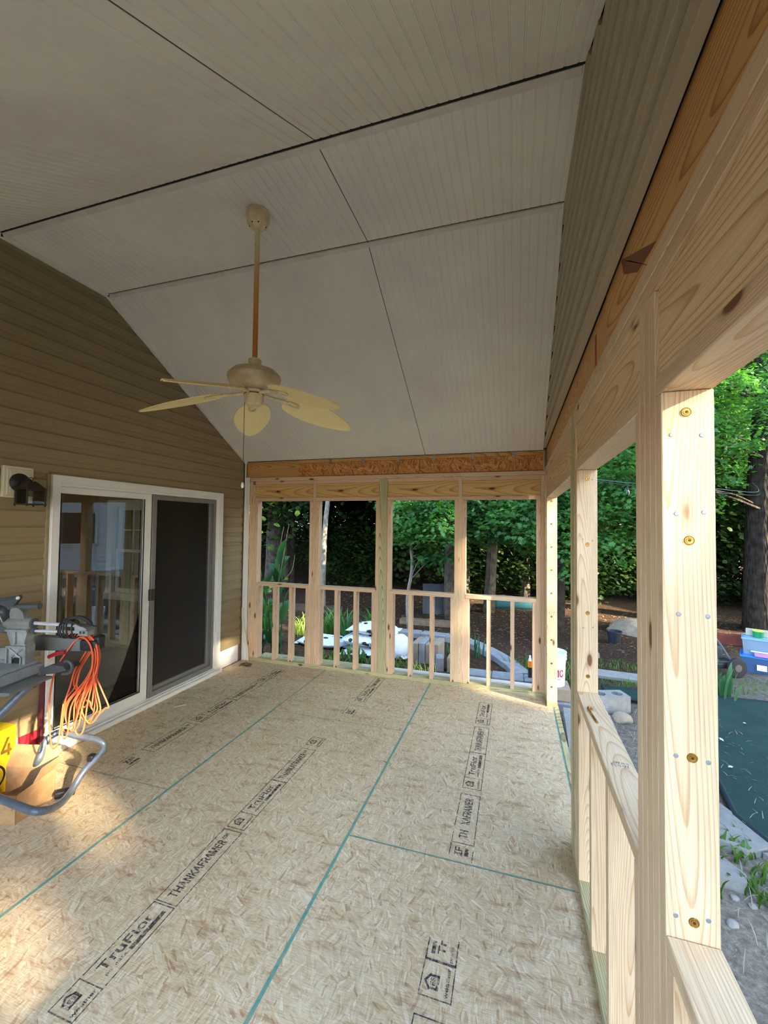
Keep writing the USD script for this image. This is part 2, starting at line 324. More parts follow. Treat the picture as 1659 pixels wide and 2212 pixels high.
# printed strips: boxes and lettering running along +y, letter tops towards -x
def flat_text(txt, h, length, bold=True):
    m = meshkit.text_mesh(txt, h, .0005, bold); b = m.bounds
    m.apply_translation((-b[0][0], -b[0][1], 0)); m.apply_scale((length / (b[1][0] - b[0][0]), h / (b[1][1] - b[0][1]), 1)); return m
def bar(x0, y0, x1, y1): return T(tc.box((abs(x1 - x0), abs(y1 - y0), .0005)), ((x0 + x1) / 2, (y0 + y1) / 2, .00025))
def rect(L, W, t=.004): return [bar(0, 0, L, t), bar(0, W - t, L, W), bar(0, 0, t, W), bar(L - t, 0, L, W)]
def emblem(s):
    ms = [bar(0, 0, s, .18 * s), bar(0, 0, .16 * s, .7 * s), bar(.84 * s, 0, s, .7 * s)]
    roof = prism([(-.08 * s, .62 * s), (.5 * s, 1.05 * s), (1.08 * s, .62 * s), (.92 * s, .56 * s), (.5 * s, .86 * s), (.08 * s, .56 * s)], .0005)
    return ms + [roof, T(flat_text('E', .34 * s, .24 * s), (.28 * s, .24 * s, 0)), T(flat_text('S', .34 * s, .22 * s), (.56 * s, .26 * s, 0))]
def print_strip(sh, xr, W, pieces):
    """xr: world x of the strip's right-hand (lower) long side; pieces: (kind, y0, y1)"""
    for kind, y0, y1 in pieces:
        L = y1 - y0; ms = []
        if kind == 'logo':
            ms = rect(L, W) + [T(m, (L * .22, W * .44, 0)) for m in emblem(min(L * .52, W * .44))] + [T(flat_text('weather', .013, L * .8), (L * .1, W * .14, 0))]
        elif kind == 'tru':
            ms = [bar(0, 0, L, .004), bar(0, W - .004, L, W), bar(L - .004, 0, L, W), T(flat_text('TruFlor', W * .34, L * .72), (L * .10, W * .46, 0)), bar(L * .40, W * .20, L * .92, W * .36), T(flat_text('pointSIX', W * .13, L * .28), (L * .08, W * .22, 0))]
        elif kind == 'thank':
            ms = rect(L, W) + [T(flat_text('THANKAFRAMER', W * .40, L * .76), (L * .07, W * .32, 0)), T(flat_text('.COM', W * .2, L * .09), (L * .85, W * .5, 0))]
        elif kind == 'cut':
            ms = [bar(0, 0, L * .7, .004), bar(L * .2, W - .004, L, W), T(flat_text('IF', W * .34, L * .5), (L * .3, W * .45, 0)), bar(L * .3, W * .2, L * .8, W * .36)]
        elif kind == 'aframer':
            ms = [bar(L * .12, 0, L, .004), bar(L * .3, W - .004, L, W), bar(L - .004, 0, L, W), bar(0, 0, .004, W), T(flat_text('KAFRAMER', W * .4, L * .54), (L * .36, W * .32, 0)), T(flat_text('TH', W * .4, L * .14), (L * .1, W * .32, 0)), bar(0, 0, L * .1, .004), bar(0, W - .004, L * .18, W)]
        elif kind == 'points':
            ms = [bar(0, 0, L, .005), bar(0, W - .005, L * .85, W), bar(0, 0, .005, W), T(flat_text('points', .014, L * .62, False), (L * .1, W * .12, 0)), bar(L * .25, W * .72, L * .75, W * .84), T(flat_text('Tr', W * .24, L * .55), (L * .3, W * .4, 0))]
        M = np.eye(4); M[:3, 0] = (0, 1, 0); M[:3, 1] = (-1, 0, 0); M[:3, 3] = (xr, y0, .0007)
        part(sh, 'print', X4(cat_(*ms), M), INK)
print_strip(sheets['B1'], -1.378, .112, [('logo', 1.055, 1.165), ('tru', 1.175, 1.49), ('thank', 1.497, 1.95), ('logo', 1.966, 2.09), ('tru', 2.09, 2.405), ('thank', 2.405, 2.81), ('logo', 2.86, 2.98)])
print_strip(sheets['B2'], -1.322, .108, [('cut', 3.38, 3.55), ('logo', 3.70, 3.80), ('tru', 3.80, 4.06), ('thank', 4.06, 4.33)])
print_strip(sheets['A1'], -2.46, .115, [('cut', 2.2, 2.36), ('thank', 2.42, 2.86), ('logo', 2.90, 3.02), ('tru', 3.02, 3.36), ('thank', 3.36, 3.8), ('logo', 3.84, 3.95), ('tru', 3.95, 4.2)])
print_strip(sheets['C1'], -.198, .117, [('cut', 2.13, 2.235), ('aframer', 2.24, 2.655), ('logo', 2.713, 2.83), ('tru', 2.83, 3.15), ('thank', 3.15, 3.555), ('logo', 3.615, 3.72), ('tru', 3.72, 4.05)])
print_strip(sheets['C0'], -.206, .118, [('thank', 1.0, 1.432), ('logo', 1.491, 1.62), ('points', 1.62, 1.72)])
fr_ = thing('trim_1', 'pale treated rim board along the open edge of the porch floor', kind='structure')
board(fr_, 'rim_board', (.342, .382), (-.4, 4.46), (-.25, -.012), PT[0])
board(fr_, 'rim_board', (-3.15, .38), (4.462, 4.5), (-.25, -.012), PT[1])
board(fr_, 'floor_joist', (-3.15, .34), (4.2, 4.24), (-.25, -.022), PT[0])
board(fr_, 'floor_joist', (.15, .19), (-.3, 4.2), (-.25, -.022), PT[0])

# ---- back wall: framed openings
wb = thing('wall_back', 'unfinished back wall of pale studs with four openings over low rails', kind='structure')
board(wb, 'bottom_plate', (-3.08, .278), (4.37, 4.459), (0, .04), PT[0])
H0, H1, H2, H3 = 1.912, 1.948, 2.112, 2.150
for a, b, z1 in [(-3.08, -3.042, H3), (-3.042, -3.004, H2), (-3.004, -2.966, H0), (-2.270, -2.232, H0), (-2.231, -2.193, H3), (-2.192, -2.154, H0), (-1.463, -1.425, H0), (-1.331, -1.293, H0),
                 (-.601, -.563, H0), (-.563, -.525, H3), (-.525, -.487, H0), (.199, .238, H0), (.239, .277, H3)]:
    stud(wb, a, b, .041, z1 - .001, ms=PINK if a < -1 else SP + PINK)
board(wb, 'post', (-1.424, -1.332), (4.362, 4.452), (.041, H3), PT[1], label='greenish treated timber post')
OPEN = [(-2.966, -2.270), (-2.154, -1.463), (-1.293, -.601), (-.487, .199)]
CRIP = [(-2.738, -2.523), (-1.944, -1.715), (-1.087, -.856), (-.275, -.045)]
for (a, b), cs in zip(OPEN, CRIP):
    board(wb, 'rail', (a, b), (4.365, 4.459), (.899, .937), pick(PINK))
    for c in (a, *cs, b - .038): stud(wb, c, c + .038, .041, .898, name='cripple_stud', ms=PINK)
for a, b in [(-3.004, -2.231), (-2.193, -1.424), (-1.332, -.563), (-.525, .239)]:
    board(wb, 'header_plate', (a, b), (4.37, 4.459), (H0, H1), pick(PINK))
    board(wb, 'header', (a, b), (4.385, 4.425), (H1, H2), pick(BHD))
    board(wb, 'header_cap', (a, b), (4.37, 4.459), (H2, H3), pick(PINK))
board(wb, 'top_plate', (-3.08, -.55), (4.37, 4.459), (2.151, 2.192), PINK[1]); board(wb, 'top_plate', (-.549, .278), (4.37, 4.459), (2.151, 2.192), SP[2])
board(wb, 'beam', (-3.155, .3), (4.40, 4.445), (2.194, 2.392), AMBER[0])
board(wb, 'beam_facing', (-2.43, -.985), (4.385, 4.399), (2.200, 2.352), OSBW); board(wb, 'beam_facing', (-.98, .262), (4.385, 4.399), (2.200, 2.352), OSBW)
board(wb, 'beam_cap', (-2.43, .262), (4.378, 4.399), (2.353, 2.39), AMBER[1])
for x in (-2.02, -1.62, -1.22, -.82, -.42, -.02): part(wb, 'beam_clip', cbox((x - .012, 4.371, 2.33), (x + .012, 4.377, 2.39), .001), GALV)
board(wb, 'corner_board', (.262, .278), (4.37, 4.40), (2.195, 2.39), SP[0])

# ---- right wall: framed openings under a siding gable
wr = thing('wall_right', 'unfinished right wall of new framing under a tan siding gable', kind='structure')
board(wr, 'bottom_plate', (.278, .367), (-.3, 2.411), (0, .04), PT[0])
board(wr, 'bottom_plate', (.278, .367), (4.16, 4.369), (0, .04), PT[1])
R0, R1, R2, R3, R4 = 1.913, 1.951, 2.140, 2.180, 2.222
for a, b, z1 in [(.957, .995, R0), (.9955, 1.033, R2), (1.0335, 1.071, R2), (1.0715, 1.109, R2), (1.1095, 1.147, R0), (2.170, 2.208, R0), (2.209, 2.246, R2), (2.336, 2.373, R2), (2.374, 2.411, R0), (4.160, 4.198, R0), (4.199, 4.236, R2), (4.237, 4.274, R2), (4.33, 4.369, R2)]:
    s = stud(wr, a, b, .041, z1 - .001, back=False, ms={.957: [SP[0]], 2.170: [SP[4]]}.get(a, SP))
    if a in (.957, 2.170, 4.160):
        L = local_of(s)
        put = lambda name, m, mt: part(s, name, X4(m, L), mt)
        def fast(x, z, r, scr):
            if scr:
                m = lathe([(0, .0006), (.0022, .0006), (.0026, .0016), (.0052, .0018), (.0056, .0008), (.0075, .0008), (.0083, .0016), (.0092, .0002), (.0092, -.002), (0, -.002)], 20)
                star = T(tc.cylinder(.0021, .0004, sections=6), (0, 0, .0008))
                put('screw', X4(m, axes4((x, a, z), (1, 0, 0), (0, 0, 1), (0, -1, 0))), BRASS); put('screw_recess', X4(star, axes4((x, a - .0004, z), (1, 0, 0), (0, 0, 1), (0, -1, 0))), BLACK)
            else: put('nail', X4(lathe([(0, .0010), (r * .8, .0008), (r, .0001), (r, -.002), (0, -.002)], 10), axes4((x, a, z), (1, 0, 0), (0, 0, 1), (0, -1, 0))), NAIL)
        if a == .957:
            for x, z in [(.32, 1.869), (.323, 1.617), (.324, 1.201), (.324, .895)]: fast(x, z, 0, True)
            for x, z in [(.295, 1.825), (.346, 1.822), (.302, 1.669), (.348, 1.672), (.304, 1.473), (.352, 1.472), (.297, 1.201), (.35, 1.197), (.294, .90), (.347, .905)]: fast(x, z, .0046, False)
        elif a == 2.170:
            for z in (1.87, 1.56, 1.24, .947): fast(.324, z, 0, True)
            for x, z in [(.302, 1.872), (.346, 1.866), (.305, 1.585), (.345, 1.578), (.305, 1.17), (.346, 1.175)]: fast(x, z, .004, False)
        else:
            for z in np.linspace(.18, 1.88, 9): fast(.319, z, 0, True)
            for z in (.3, .55, .85, 1.2, 1.5): fast(.30, z, .004, False); fast(.342, z + .01, .004, False)
board(wr, 'post', (.276, .366), (2.2465, 2.3355), (.041, R4 - .003), PT[1], label='greenish treated timber post')
board(wr, 'rail', (.278, .367), (1.148, 2.169), (.836, .874), SP[3]); board(wr, 'rail', (.278, .367), (-.3, .956), (.822, .860), SP[0])
for c, zt in [(1.148, .836), (1.489, .836), (1.802, .836), (2.131, .836), (.918, .822), (.50, .822), (.10, .822)]:
    stud(wr, c, c + .038, .041, zt - .001, back=False, name='cripple_stud', ms=[SP[1], SP[4], SP[2]])
for a, b in [(-.3, .995), (1.109, 2.209), (2.373, 4.199)]:
    board(wr, 'header_plate', (.278, .367), (a, b), (R0, R1), pick(SP)); board(wr, 'header', (.286, .33), (a, b), (R1, R2), HDR[1] if a < 1 else HDR[2] if a < 2 else HDR[0])
board(wr, 'header_cap', (.278, .367), (-.3, 2.243), (R2, R3), SP[1]); board(wr, 'header_cap', (.278, .367), (2.339, 4.369), (R2, R3), SP[4])
board(wr, 'top_plate', (.276, .367), (-.3, 2.243), (R3, R4), SP[5]); board(wr, 'top_plate', (.276, .367), (2.339, 4.369), (R3, R4), SP[2])
board(wr, 'beam', (.292, .345), (1.55, 4.369), (R4 + .002, 2.42), AMBER[0]); board(wr, 'beam', (.290, .345), (-.3, 1.548), (R4 + .002, 2.42), AMBER[1])
part(wr, 'beam_mark', cbox((.2905, 1.73, 2.235), (.2918, 1.76, 2.37), 0), RED)
part(wr, 'beam_stain', prism([(1.02, 2.26), (1.09, 2.25), (1.22, 2.34), (1.33, 2.41), (1.30, 2.35), (1.17, 2.28)], .0012, axes4((.2888, 0, 0), (0, 1, 0), (0, 0, 1), (1, 0, 0))), plain('beam_stain', lin(120, 72, 40), .7))
board(wr, 'gap_backing', (.36, .368), (-.3, 4.4), (R4, 2.6), DARK)
part(wr, 'corner_bracket', cat_(cbox((.268, 4.362, 2.2), (.278, 4.369, 2.40), .001), cbox((.268, 4.34, 2.22), (.2695, 4.369, 2.40), .0005)), GALV)

# ---- ceiling: two slopes and a flat between, beadboard panels
ZC, YF0, YF1, YBK, ZB = 3.475, 1.755, 2.500, 4.372, 2.392
YFR = YF0 - (YBK - YF1)
CX0, CX1, SEAM = -3.15, .262, -.917
def ceil_z(y):
    return ZC if YF0 <= y <= YF1 else ZC - (y - YF1) * (ZC - ZB) / (YBK - YF1) if y > YF1 else ZC - (YF0 - y) * (ZC - ZB) / (YF0 - YFR)
ce = thing('ceiling', 'off-white beadboard ceiling, two slopes meeting a flat middle', kind='structure')
def bead(x0, x1, a, b, inset):
    g, n = .0508, int((x1 - x0) / .0508); xs, hs = [x0], [0]
    for k in range(1, n + 1):
        c = x0 + k * g - .02
        for dx, h in ((-.0045, 0), (-.003, .0016), (-.001, .0016), (.0012, .0004), (.0034, .0016), (.0052, .0016), (.0066, 0)):
            xs.append(c + dx); hs.append(h)
    xs.append(x1); hs.append(0)
    a, b = np.array(a), np.array(b); d = (b - a) / np.linalg.norm(b - a); nrm = np.array([-d[1], d[0]]); nrm = nrm if nrm[1] > 0 else -nrm
    P = np.array([[(x, *(p + nrm * h)) for x, h in zip(xs, hs)] for p in (a + d * inset[0], b - d * inset[1])])
    top = np.array([[(x, *(p + nrm * .012)) for x in (x0, x1)] for p in (a + d * inset[0], b - d * inset[1])])
    return cat_(grid_mesh(P), grid_mesh(top))
for a, b in [((YFR, ZB), (YF0, ZC)), ((YF0, ZC), (YF1, ZC)), ((YF1, ZC), (YBK, ZB))]:
    for x0, x1 in ((CX0, SEAM - .0026), (SEAM + .0026, CX1)):
        part(ce, 'beadboard_panel', bead(x0, x1, a, b, (.004, .004)), CEIL)
    a, b = np.array(a), np.array(b); d = (b - a) / np.linalg.norm(b - a); n = np.array([-d[1], d[0]]); n = n if n[1] > 0 else -n
    part(ce, 'panel_seam', prism([tuple(v) for v in (a + n * .0004 + d * .005, b + n * .0004 - d * .005, b + n * .004 - d * .005, a + n * .004 + d * .005)], .0048, axes4((SEAM - .0024, 0, 0), (0, 1, 0), (0, 0, 1), (1, 0, 0))), MATS.get('seam_shadow_brown') or plain('seam_shadow_brown', lin(84, 74, 64), .9))
    q = [a + n * .013, b + n * .013, b + n * .03, a + n * .03]
    part(ce, 'backing_board', prism([tuple(v) for v in q], .34 + CX1 - CX0, axes4((CX0 - .04, 0, 0), (0, 1, 0), (0, 0, 1), (1, 0, 0))), DARK)
sl = (ZC - ZB) / (YBK - YF1)
t2 = thing('trim_2', 'thin painted strip across the ceiling where the far slope meets the flat', kind='structure')
part(t2, 'strip', prism([(YF1 + .006, ZC - .0035), (YF1 + .030, ZC - .0035 - .024 * sl), (YF1 + .028, ZC - .0075 - .024 * sl), (YF1 + .006, ZC - .0075)], CX1 - CX0 - .02, axes4((CX0 + .01, 0, 0), (0, 1, 0), (0, 0, 1), (1, 0, 0))), TRIMC)
part(t2, 'gap', cbox((CX0 + .01, YF1 - .003, ZC - .0008), (CX1, YF1 + .001, ZC + .006), 0), plain('brown_gap', lin(96, 84, 74), .9))
t3 = thing('trim_3', 'wider dusty strip across the ceiling at the near edge of the flat', kind='structure')
part(t3, 'strip', cbox((CX0 + .01, YF0 + .006, ZC - .007), (CX1 - .008, YF0 + .046, ZC - .0005), .002), TRIMC)
part(t3, 'gap', cbox((CX0 + .01, YF0 - .008, ZC - .004), (CX1, YF0 + .004, ZC + .006), 0), DARK)
# edge moulding along the house wall
t4 = thing('trim_4', 'narrow white channel along the ceiling edge at the house wall', kind='structure')
for a, b in [((YFR, ZB), (YF0, ZC)), ((YF0, ZC), (YF1, ZC)), ((YF1, ZC), (YBK, ZB))]:
    a, b = np.array(a), np.array(b); d = (b - a) / np.linalg.norm(b - a); n = np.array([-d[1], d[0]]); n = n if n[1] > 0 else -n
    part(t4, 'channel', prism([tuple(a - n * .028), tuple(b - n * .028), tuple(b - n * .001), tuple(a - n * .001)], .03, axes4((-3.152, 0, 0), (0, 1, 0), (0, 0, 1), (1, 0, 0))), VINYL)
# ---- roof over it all
rf = thing('roof', 'porch roof above the ceiling', kind='structure')
SHG = plain('roof_shingle', lin(84, 78, 74), .9, var=.3, scale=30)
part(rf, 'roof_slab', prism([(YFR - .35, ZB - .02), (YFR - .35, ZB + .06), ((YF0 + YF1) / 2, 4.05), (YBK + .35, ZB + .06), (YBK + .35, ZB - .02), (YBK + .09, ZB + .1), ((YF0 + YF1) / 2, 3.9), (YFR - .09, ZB + .1)], .72 + 3.35, axes4((-3.33, 0, 0), (0, 1, 0), (0, 0, 1), (1, 0, 0))), SHG)

# ---- siding courses
EXPO, ZL0 = .111, 2.198
def lap(x_in, y0, y1, z, out, dp=1.0):
    """one dutch-lap course; out = +1/-1 direction the face looks along x"""
    pr = [(0, 0), (.017, .0), (.018, .003), (.0165, .062), (.0125, .067), (.0062, .074), (.0045, .082), (.0040, EXPO + .004), (0, EXPO + .004)]
    return prism([(z + h, x_in + out * o * dp) for o, h in pr], y1 - y0, axes4((0, y0, 0), (0, 0, 1), (1, 0, 0), (0, 1, 0)))
wl = thing('wall_left', 'tan lap-sided house wall around the sliding door', kind='structure')
wall_poly = sg.Polygon([(YFR - .1, -.5), (4.47, -.5), (4.47, ZB), (YF1, ZC + .05), (YF0, ZC + .05), (YFR - .1, ZB)]) - sg.box(2.15, 0, 3.92, 1.95)
part(wl, 'wall_core', prism(wall_poly, .16, axes4((-3.325, 0, 0), (0, 1, 0), (0, 0, 1), (1, 0, 0))), plain('wall_core', lin(120, 104, 80), .8))
def clip_y(z):
    if z > ZC: return None
    if z <= ZB: return (YFR, 4.372)
    k = (z - ZB) / (ZC - ZB); return (YFR + k * (YF0 - YFR), YBK - k * (YBK - YF1))
for k in range(-18, 13):
    z = ZL0 + k * EXPO
    r = clip_y(z + .02)
    if z < .19 or r is None or z > ZC - .03: continue
    a, b = max(r[0], -.3), min(r[1], 4.33 if z < ZB else 9)
    segs = [(a, 2.122), (3.94, b)] if z < 1.96 else [(a, b)]
    if abs(z - 2.531) < .05: segs = [(a, 2.15), (2.152, b)]
    for s0, s1 in segs:
        if s1 - s0 > .03: part(wl, 'siding_course', lap(-3.165, s0, s1, z, 1), SIDING)
part(wl, 'house_wrap', cbox((-3.165, 3.945, .004), (-3.152, 4.30, .205), .001), WRAP)
part(wl, 'house_wrap', cbox((-3.165, .6, .004), (-3.152, 2.118, .205), .001), WRAP)
part(wl, 'red_band', cbox((-3.153, 3.946, .006), (-3.1505, 3.962, .2), 0), RED)
part(wl, 'red_band', cbox((-3.153, 1.98, .006), (-3.150, 2.118, .2), 0), RED)
PRD = plain('dark_red_tape', lin(86, 24, 34), .6)
part(wl, 'flashing_tape', tube(spline([(-3.136, 2.112, .0), (-3.133, 2.106, .25), (-3.138, 2.112, .45), (-3.14, 2.118, .62)], 6), [.018] * 19, 8), PRD)
wtx = []
for i, tx in enumerate(('HOMEWRAP', 'WEATHER', 'BARRIER', 'HOMEWRAP')):
    wtx.append(X4(flat_text(tx, .034, .30), axes4((-3.1519, 1.30 + .33 * (i % 2), .03 + .045 * (i // 2 * 2 + i % 2) % .15), (0, 1, 0), (0, 0, 1), (1, 0, 0))))
part(wl, 'wrap_print', cat_(*wtx), plain('wrap_ink', lin(96, 60, 62), .6))
part(wl, 'j_channel', cat_(cbox((-3.165, 2.100, .2), (-3.141, 2.1215, 1.985), .002), cbox((-3.165, 2.105, 1.9735), (-3.141, 3.955, 1.99), .002), cbox((-3.165, 3.9405, .2), (-3.141, 3.96, 1.97), .002)), SIDING)
# gable siding on the right
gable = thing('wall_gable', 'tan lap siding filling the gable above the right framing', kind='structure')
for k in range(0, 11):
    z = 2.405 + k * EXPO
    r = clip_y(z + .02)
    if r is None or z > ZC - .02: continue
    part(gable, 'siding_course', lap(.282, max(r[0], -.3), r[1], z, -1, 1.35), GABLE)
part(gable, 'gable_core', prism([(YFR, 2.45), (YBK + .08, 2.45), (YF1, ZC + .04), (YF0, ZC + .04)], .06, axes4((.285, 0, 0), (0, 1, 0), (0, 0, 1), (1, 0, 0))), DARK)
# white corner channel, peeled at the foot
t5 = thing('trim_5', 'white vinyl corner channel in the back left corner, peeled loose at its foot', kind='structure')
part(t5, 'channel_lip', cbox((-3.148, 4.352, .55), (-3.136, 4.372, 2.385), .002), VINYL)
part(t5, 'channel_face', cbox((-3.15, 4.36, .0), (-3.082, 4.3695, 2.2), .002), VINYL)
pl = np.array([(-3.14, 4.350, .62), (-3.125, 4.335, .50), (-3.10, 4.325, .36), (-3.05, 4.318, .18), (-3.03, 4.31, .02)]); pl = spline(pl, 6)
P = np.stack([pl + np.array([(-.012, 0, 0)]), pl + np.array([(.003, -.006, 0)]), pl + np.array([(.018, 0, 0)]), pl + np.array([(.016, .004, 0)]), pl + np.array([(.003, -.002, 0)]), pl + np.array([(-.010, .004, 0)])], 1)
part(t5, 'loose_strip', grid_mesh(P), CREAM, smooth=True)

# ---- sliding door
d1 = thing('door_1', 'white framed two-panel sliding glass door with insect screen', kind='structure')
fx0, fx1 = -3.2, -3.118
def dbox(x, y, z, c=.003): return cbox((x[0], y[0], z[0]), (x[1], y[1], z[1]), c)
part(d1, 'frame', uni(dbox((fx0, fx1), (2.122, 2.178), (0, 1.972)), dbox((fx0, fx1), (3.868, 3.94), (0, 1.972)), dbox((fx0, fx1), (2.122, 3.94), (1.918, 1.973)), dbox((fx0, fx1 + .03), (2.122, 3.94), (0, .035)),
                       dbox((fx0, fx1 - .02), (2.17, 3.88), (.03, .06)), dbox((fx0, fx1 - .025), (3.84, 3.87), (.035, 1.92)), dbox((-3.15, -3.135), (2.178, 3.868), (1.895, 1.92)), dbox((fx1 - .005, fx1 + .012), (2.13, 3.93), (.04, .052))), VINYL)
p1 = part(d1, 'fixed_panel', uni(dbox((-3.19, -3.15), (2.178, 2.20), (.05, 1.895)), dbox((-3.19, -3.15), (2.925, 3.0), (.05, 1.895)), dbox((-3.19, -3.15), (2.178, 3.0), (1.845, 1.895)), dbox((-3.19, -3.15), (2.178, 3.0), (.05, .145))), VINYL)
part(p1, 'glass', dbox((-3.172, -3.168), (2.19, 2.935), (.13, 1.86), 0), GLASS)
part(p1, 'gasket', cat_(dbox((-3.152, -3.148), (2.2, 2.207), (.145, 1.845), 0), dbox((-3.152, -3.148), (2.2, 2.925), (.145, .153), 0), dbox((-3.152, -3.148), (2.916, 2.925), (.145, 1.845), 0)), BLACK)
p2 = part(d1, 'sliding_panel', uni(dbox((-3.205, -3.175), (2.96, 3.04), (.05, 1.895)), dbox((-3.205, -3.175), (3.79, 3.845), (.05, 1.895)), dbox((-3.205, -3.175), (2.96, 3.845), (1.85, 1.895)), dbox((-3.205, -3.175), (2.96, 3.845), (.05, .13))), VINYL)
part(p2, 'glass', dbox((-3.192, -3.188), (3.03, 3.80), (.12, 1.86), 0), GLASS)
SGR = plain('screen_frame_grey', lin(118, 114, 106), .5)
s1 = part(d1, 'screen_panel', uni(dbox((-3.15, -3.136), (3.003, 3.048), (.06, 1.892)), dbox((-3.15, -3.136), (3.812, 3.845), (.06, 1.892)), dbox((-3.15, -3.136), (3.003, 3.845), (1.852, 1.892)), dbox((-3.15, -3.136), (3.003, 3.845), (.06, .105))), SGR, label='grey insect screen frame')
SCR = mk('insect_screen', {'t': ('transparent_bsdf', {}), 'd': ('diffuse_bsdf', {'color': lin(58, 54, 48)}), 'x': ('mix_closure', {'fac': 0.30})}, [('t.BSDF', 'x.closure1'), ('d.BSDF', 'x.closure2')], surface='x.closure')
part(s1, 'mesh', dbox((-3.1435, -3.1428), (3.04, 3.82), (.1, 1.86), 0), SCR)
part(d1, 'handle', cbox((-3.15, 2.985, .935), (-3.118, 3.03, 1.035), .004), plain('door_latch_bronze', lin(52, 40, 30), .4), label='dark bronze latch')

# ---- the room behind the door
IW = plain('interior_wall', lin(132, 110, 86), .8)
ri = thing('wall_interior', 'walls of the dim room behind the sliding door', kind='structure')
part(ri, 'interior_wall', prism(sg.box(-8, -.1, -3.32, 2.5) - sg.box(-5.13, .70, -4.35, 1.86), .16, axes4((0, 4.42, 0), (1, 0, 0), (0, 0, 1), (0, -1, 0))), IW)
part(ri, 'interior_wall', cbox((-8.1, -2, -.1), (-8, 4.4, 2.5), 0), IW); part(ri, 'interior_wall', cbox((-8, -2.1, -.1), (-3.3, -2, 2.5), 0), IW)
part(ri, 'door_leaf', cbox((-5.98, 4.215, 0), (-5.4, 4.26, 2.02), .004), plain('interior_door_brown', lin(120, 84, 52), .5))
part(thing('floor_interior', 'floor of the room behind the sliding door', kind='structure'), 'floor_slab', cbox((-8, -2, -.12), (-3.33, 4.4, -.01), 0), plain('interior_floor', lin(120, 106, 84), .5))
part(thing('ceiling_interior', 'ceiling of the room behind the sliding door', kind='structure'), 'ceiling_slab', cbox((-8, -2, 2.45), (-3.33, 4.45, 2.6), 0), plain('interior_ceiling', lin(200, 190, 170), .8))
ext = thing('wall_house_back', 'outer back wall of the house beyond the porch', kind='structure')
part(ext, 'wall_core', prism(sg.box(-8.1, -.5, -3.32, 2.6) - sg.box(-5.13, .70, -4.35, 1.86), .05, axes4((0, 4.47, 0), (1, 0, 0), (0, 0, 1), (0, -1, 0))), SIDING)
w1 = thing('window_1', 'white double-hung window seen through the sliding door', kind='structure')
part(w1, 'frame', uni(*[cbox(a, b, .003) for a, b in [((-5.20, 4.235, .63), (-5.10, 4.29, 1.93)), ((-4.38, 4.235, .63), (-4.28, 4.29, 1.93)), ((-5.2, 4.235, 1.83), (-4.28, 4.29, 1.93)), ((-5.22, 4.225, .62), (-4.26, 4.29, .71))]]), VINYL)
part(w1, 'upper_sash', uni(*[cbox(a, b, .002) for a, b in [((-5.11, 4.33, 1.24), (-5.06, 4.37, 1.84)), ((-4.42, 4.33, 1.24), (-4.37, 4.37, 1.84)), ((-5.11, 4.33, 1.80), (-4.37, 4.37, 1.85)), ((-5.11, 4.33, 1.22), (-4.37, 4.37, 1.28)), ((-4.87, 4.34, 1.25), (-4.86, 4.36, 1.83)), ((-4.62, 4.34, 1.25), (-4.61, 4.36, 1.83)), ((-5.1, 4.34, 1.53), (-4.4, 4.36, 1.54))]]), VINYL)
part(w1, 'lower_sash', uni(*[cbox(a, b, .002) for a, b in [((-5.11, 4.30, .70), (-5.06, 4.33, 1.28)), ((-4.42, 4.30, .70), (-4.37, 4.33, 1.28)), ((-5.11, 4.30, .70), (-4.37, 4.33, .76)), ((-5.11, 4.30, 1.24), (-4.37, 4.33, 1.28))]]), VINYL)
part(w1, 'pane', cbox((-5.08, 4.348, 1.25), (-4.4, 4.351, 1.82), 0), GLASS); part(w1, 'pane', cbox((-5.08, 4.313, .74), (-4.4, 4.316, 1.25), 0), GLASS)

# ---- front wall behind the camera, framed like the others with a doorway where the camera stands
wf = thing('wall_front', 'unfinished front wall of framed openings around the doorway', kind='structure')
FY0, FY1 = YFR - .089, YFR
for a, b in [(-3.08, -.62), (.62 - .38, .278)]: board(wf, 'bottom_plate', (a, b), (FY0, FY1), (0, .04), PT[0])
for a in (-3.08, -3.04, -1.9, -1.86, -.70, -.66): board(wf, 'stud', (a, a + .038), (FY0, FY1), (.041, 2.149), pick(SP))
for a, b in ((-3.0, -1.9), (-1.82, -.70)):
    board(wf, 'rail', (a, b), (FY0, FY1), (.899, .937), pick(SP))
    for c in np.linspace(a, b - .038, 4): board(wf, 'cripple_stud', (c, c + .038), (FY0, FY1), (.041, .898), pick(SP))
board(wf, 'header', (-3.08, .278), (FY0 + .02, FY0 + .06), (1.95, 2.112), HDR[0]); board(wf, 'header_plate', (-3.08, .278), (FY0, FY1), (1.912, 1.949), SP[1])
board(wf, 'top_plate', (-3.08, .278), (FY0, FY1), (2.151, 2.192), SP[2]); board(wf, 'beam', (-3.15, .3), (FY0, FY0 + .045), (2.194, 2.392), AMBER[0])

# ================================================================ OUTDOORS
G = -0.45
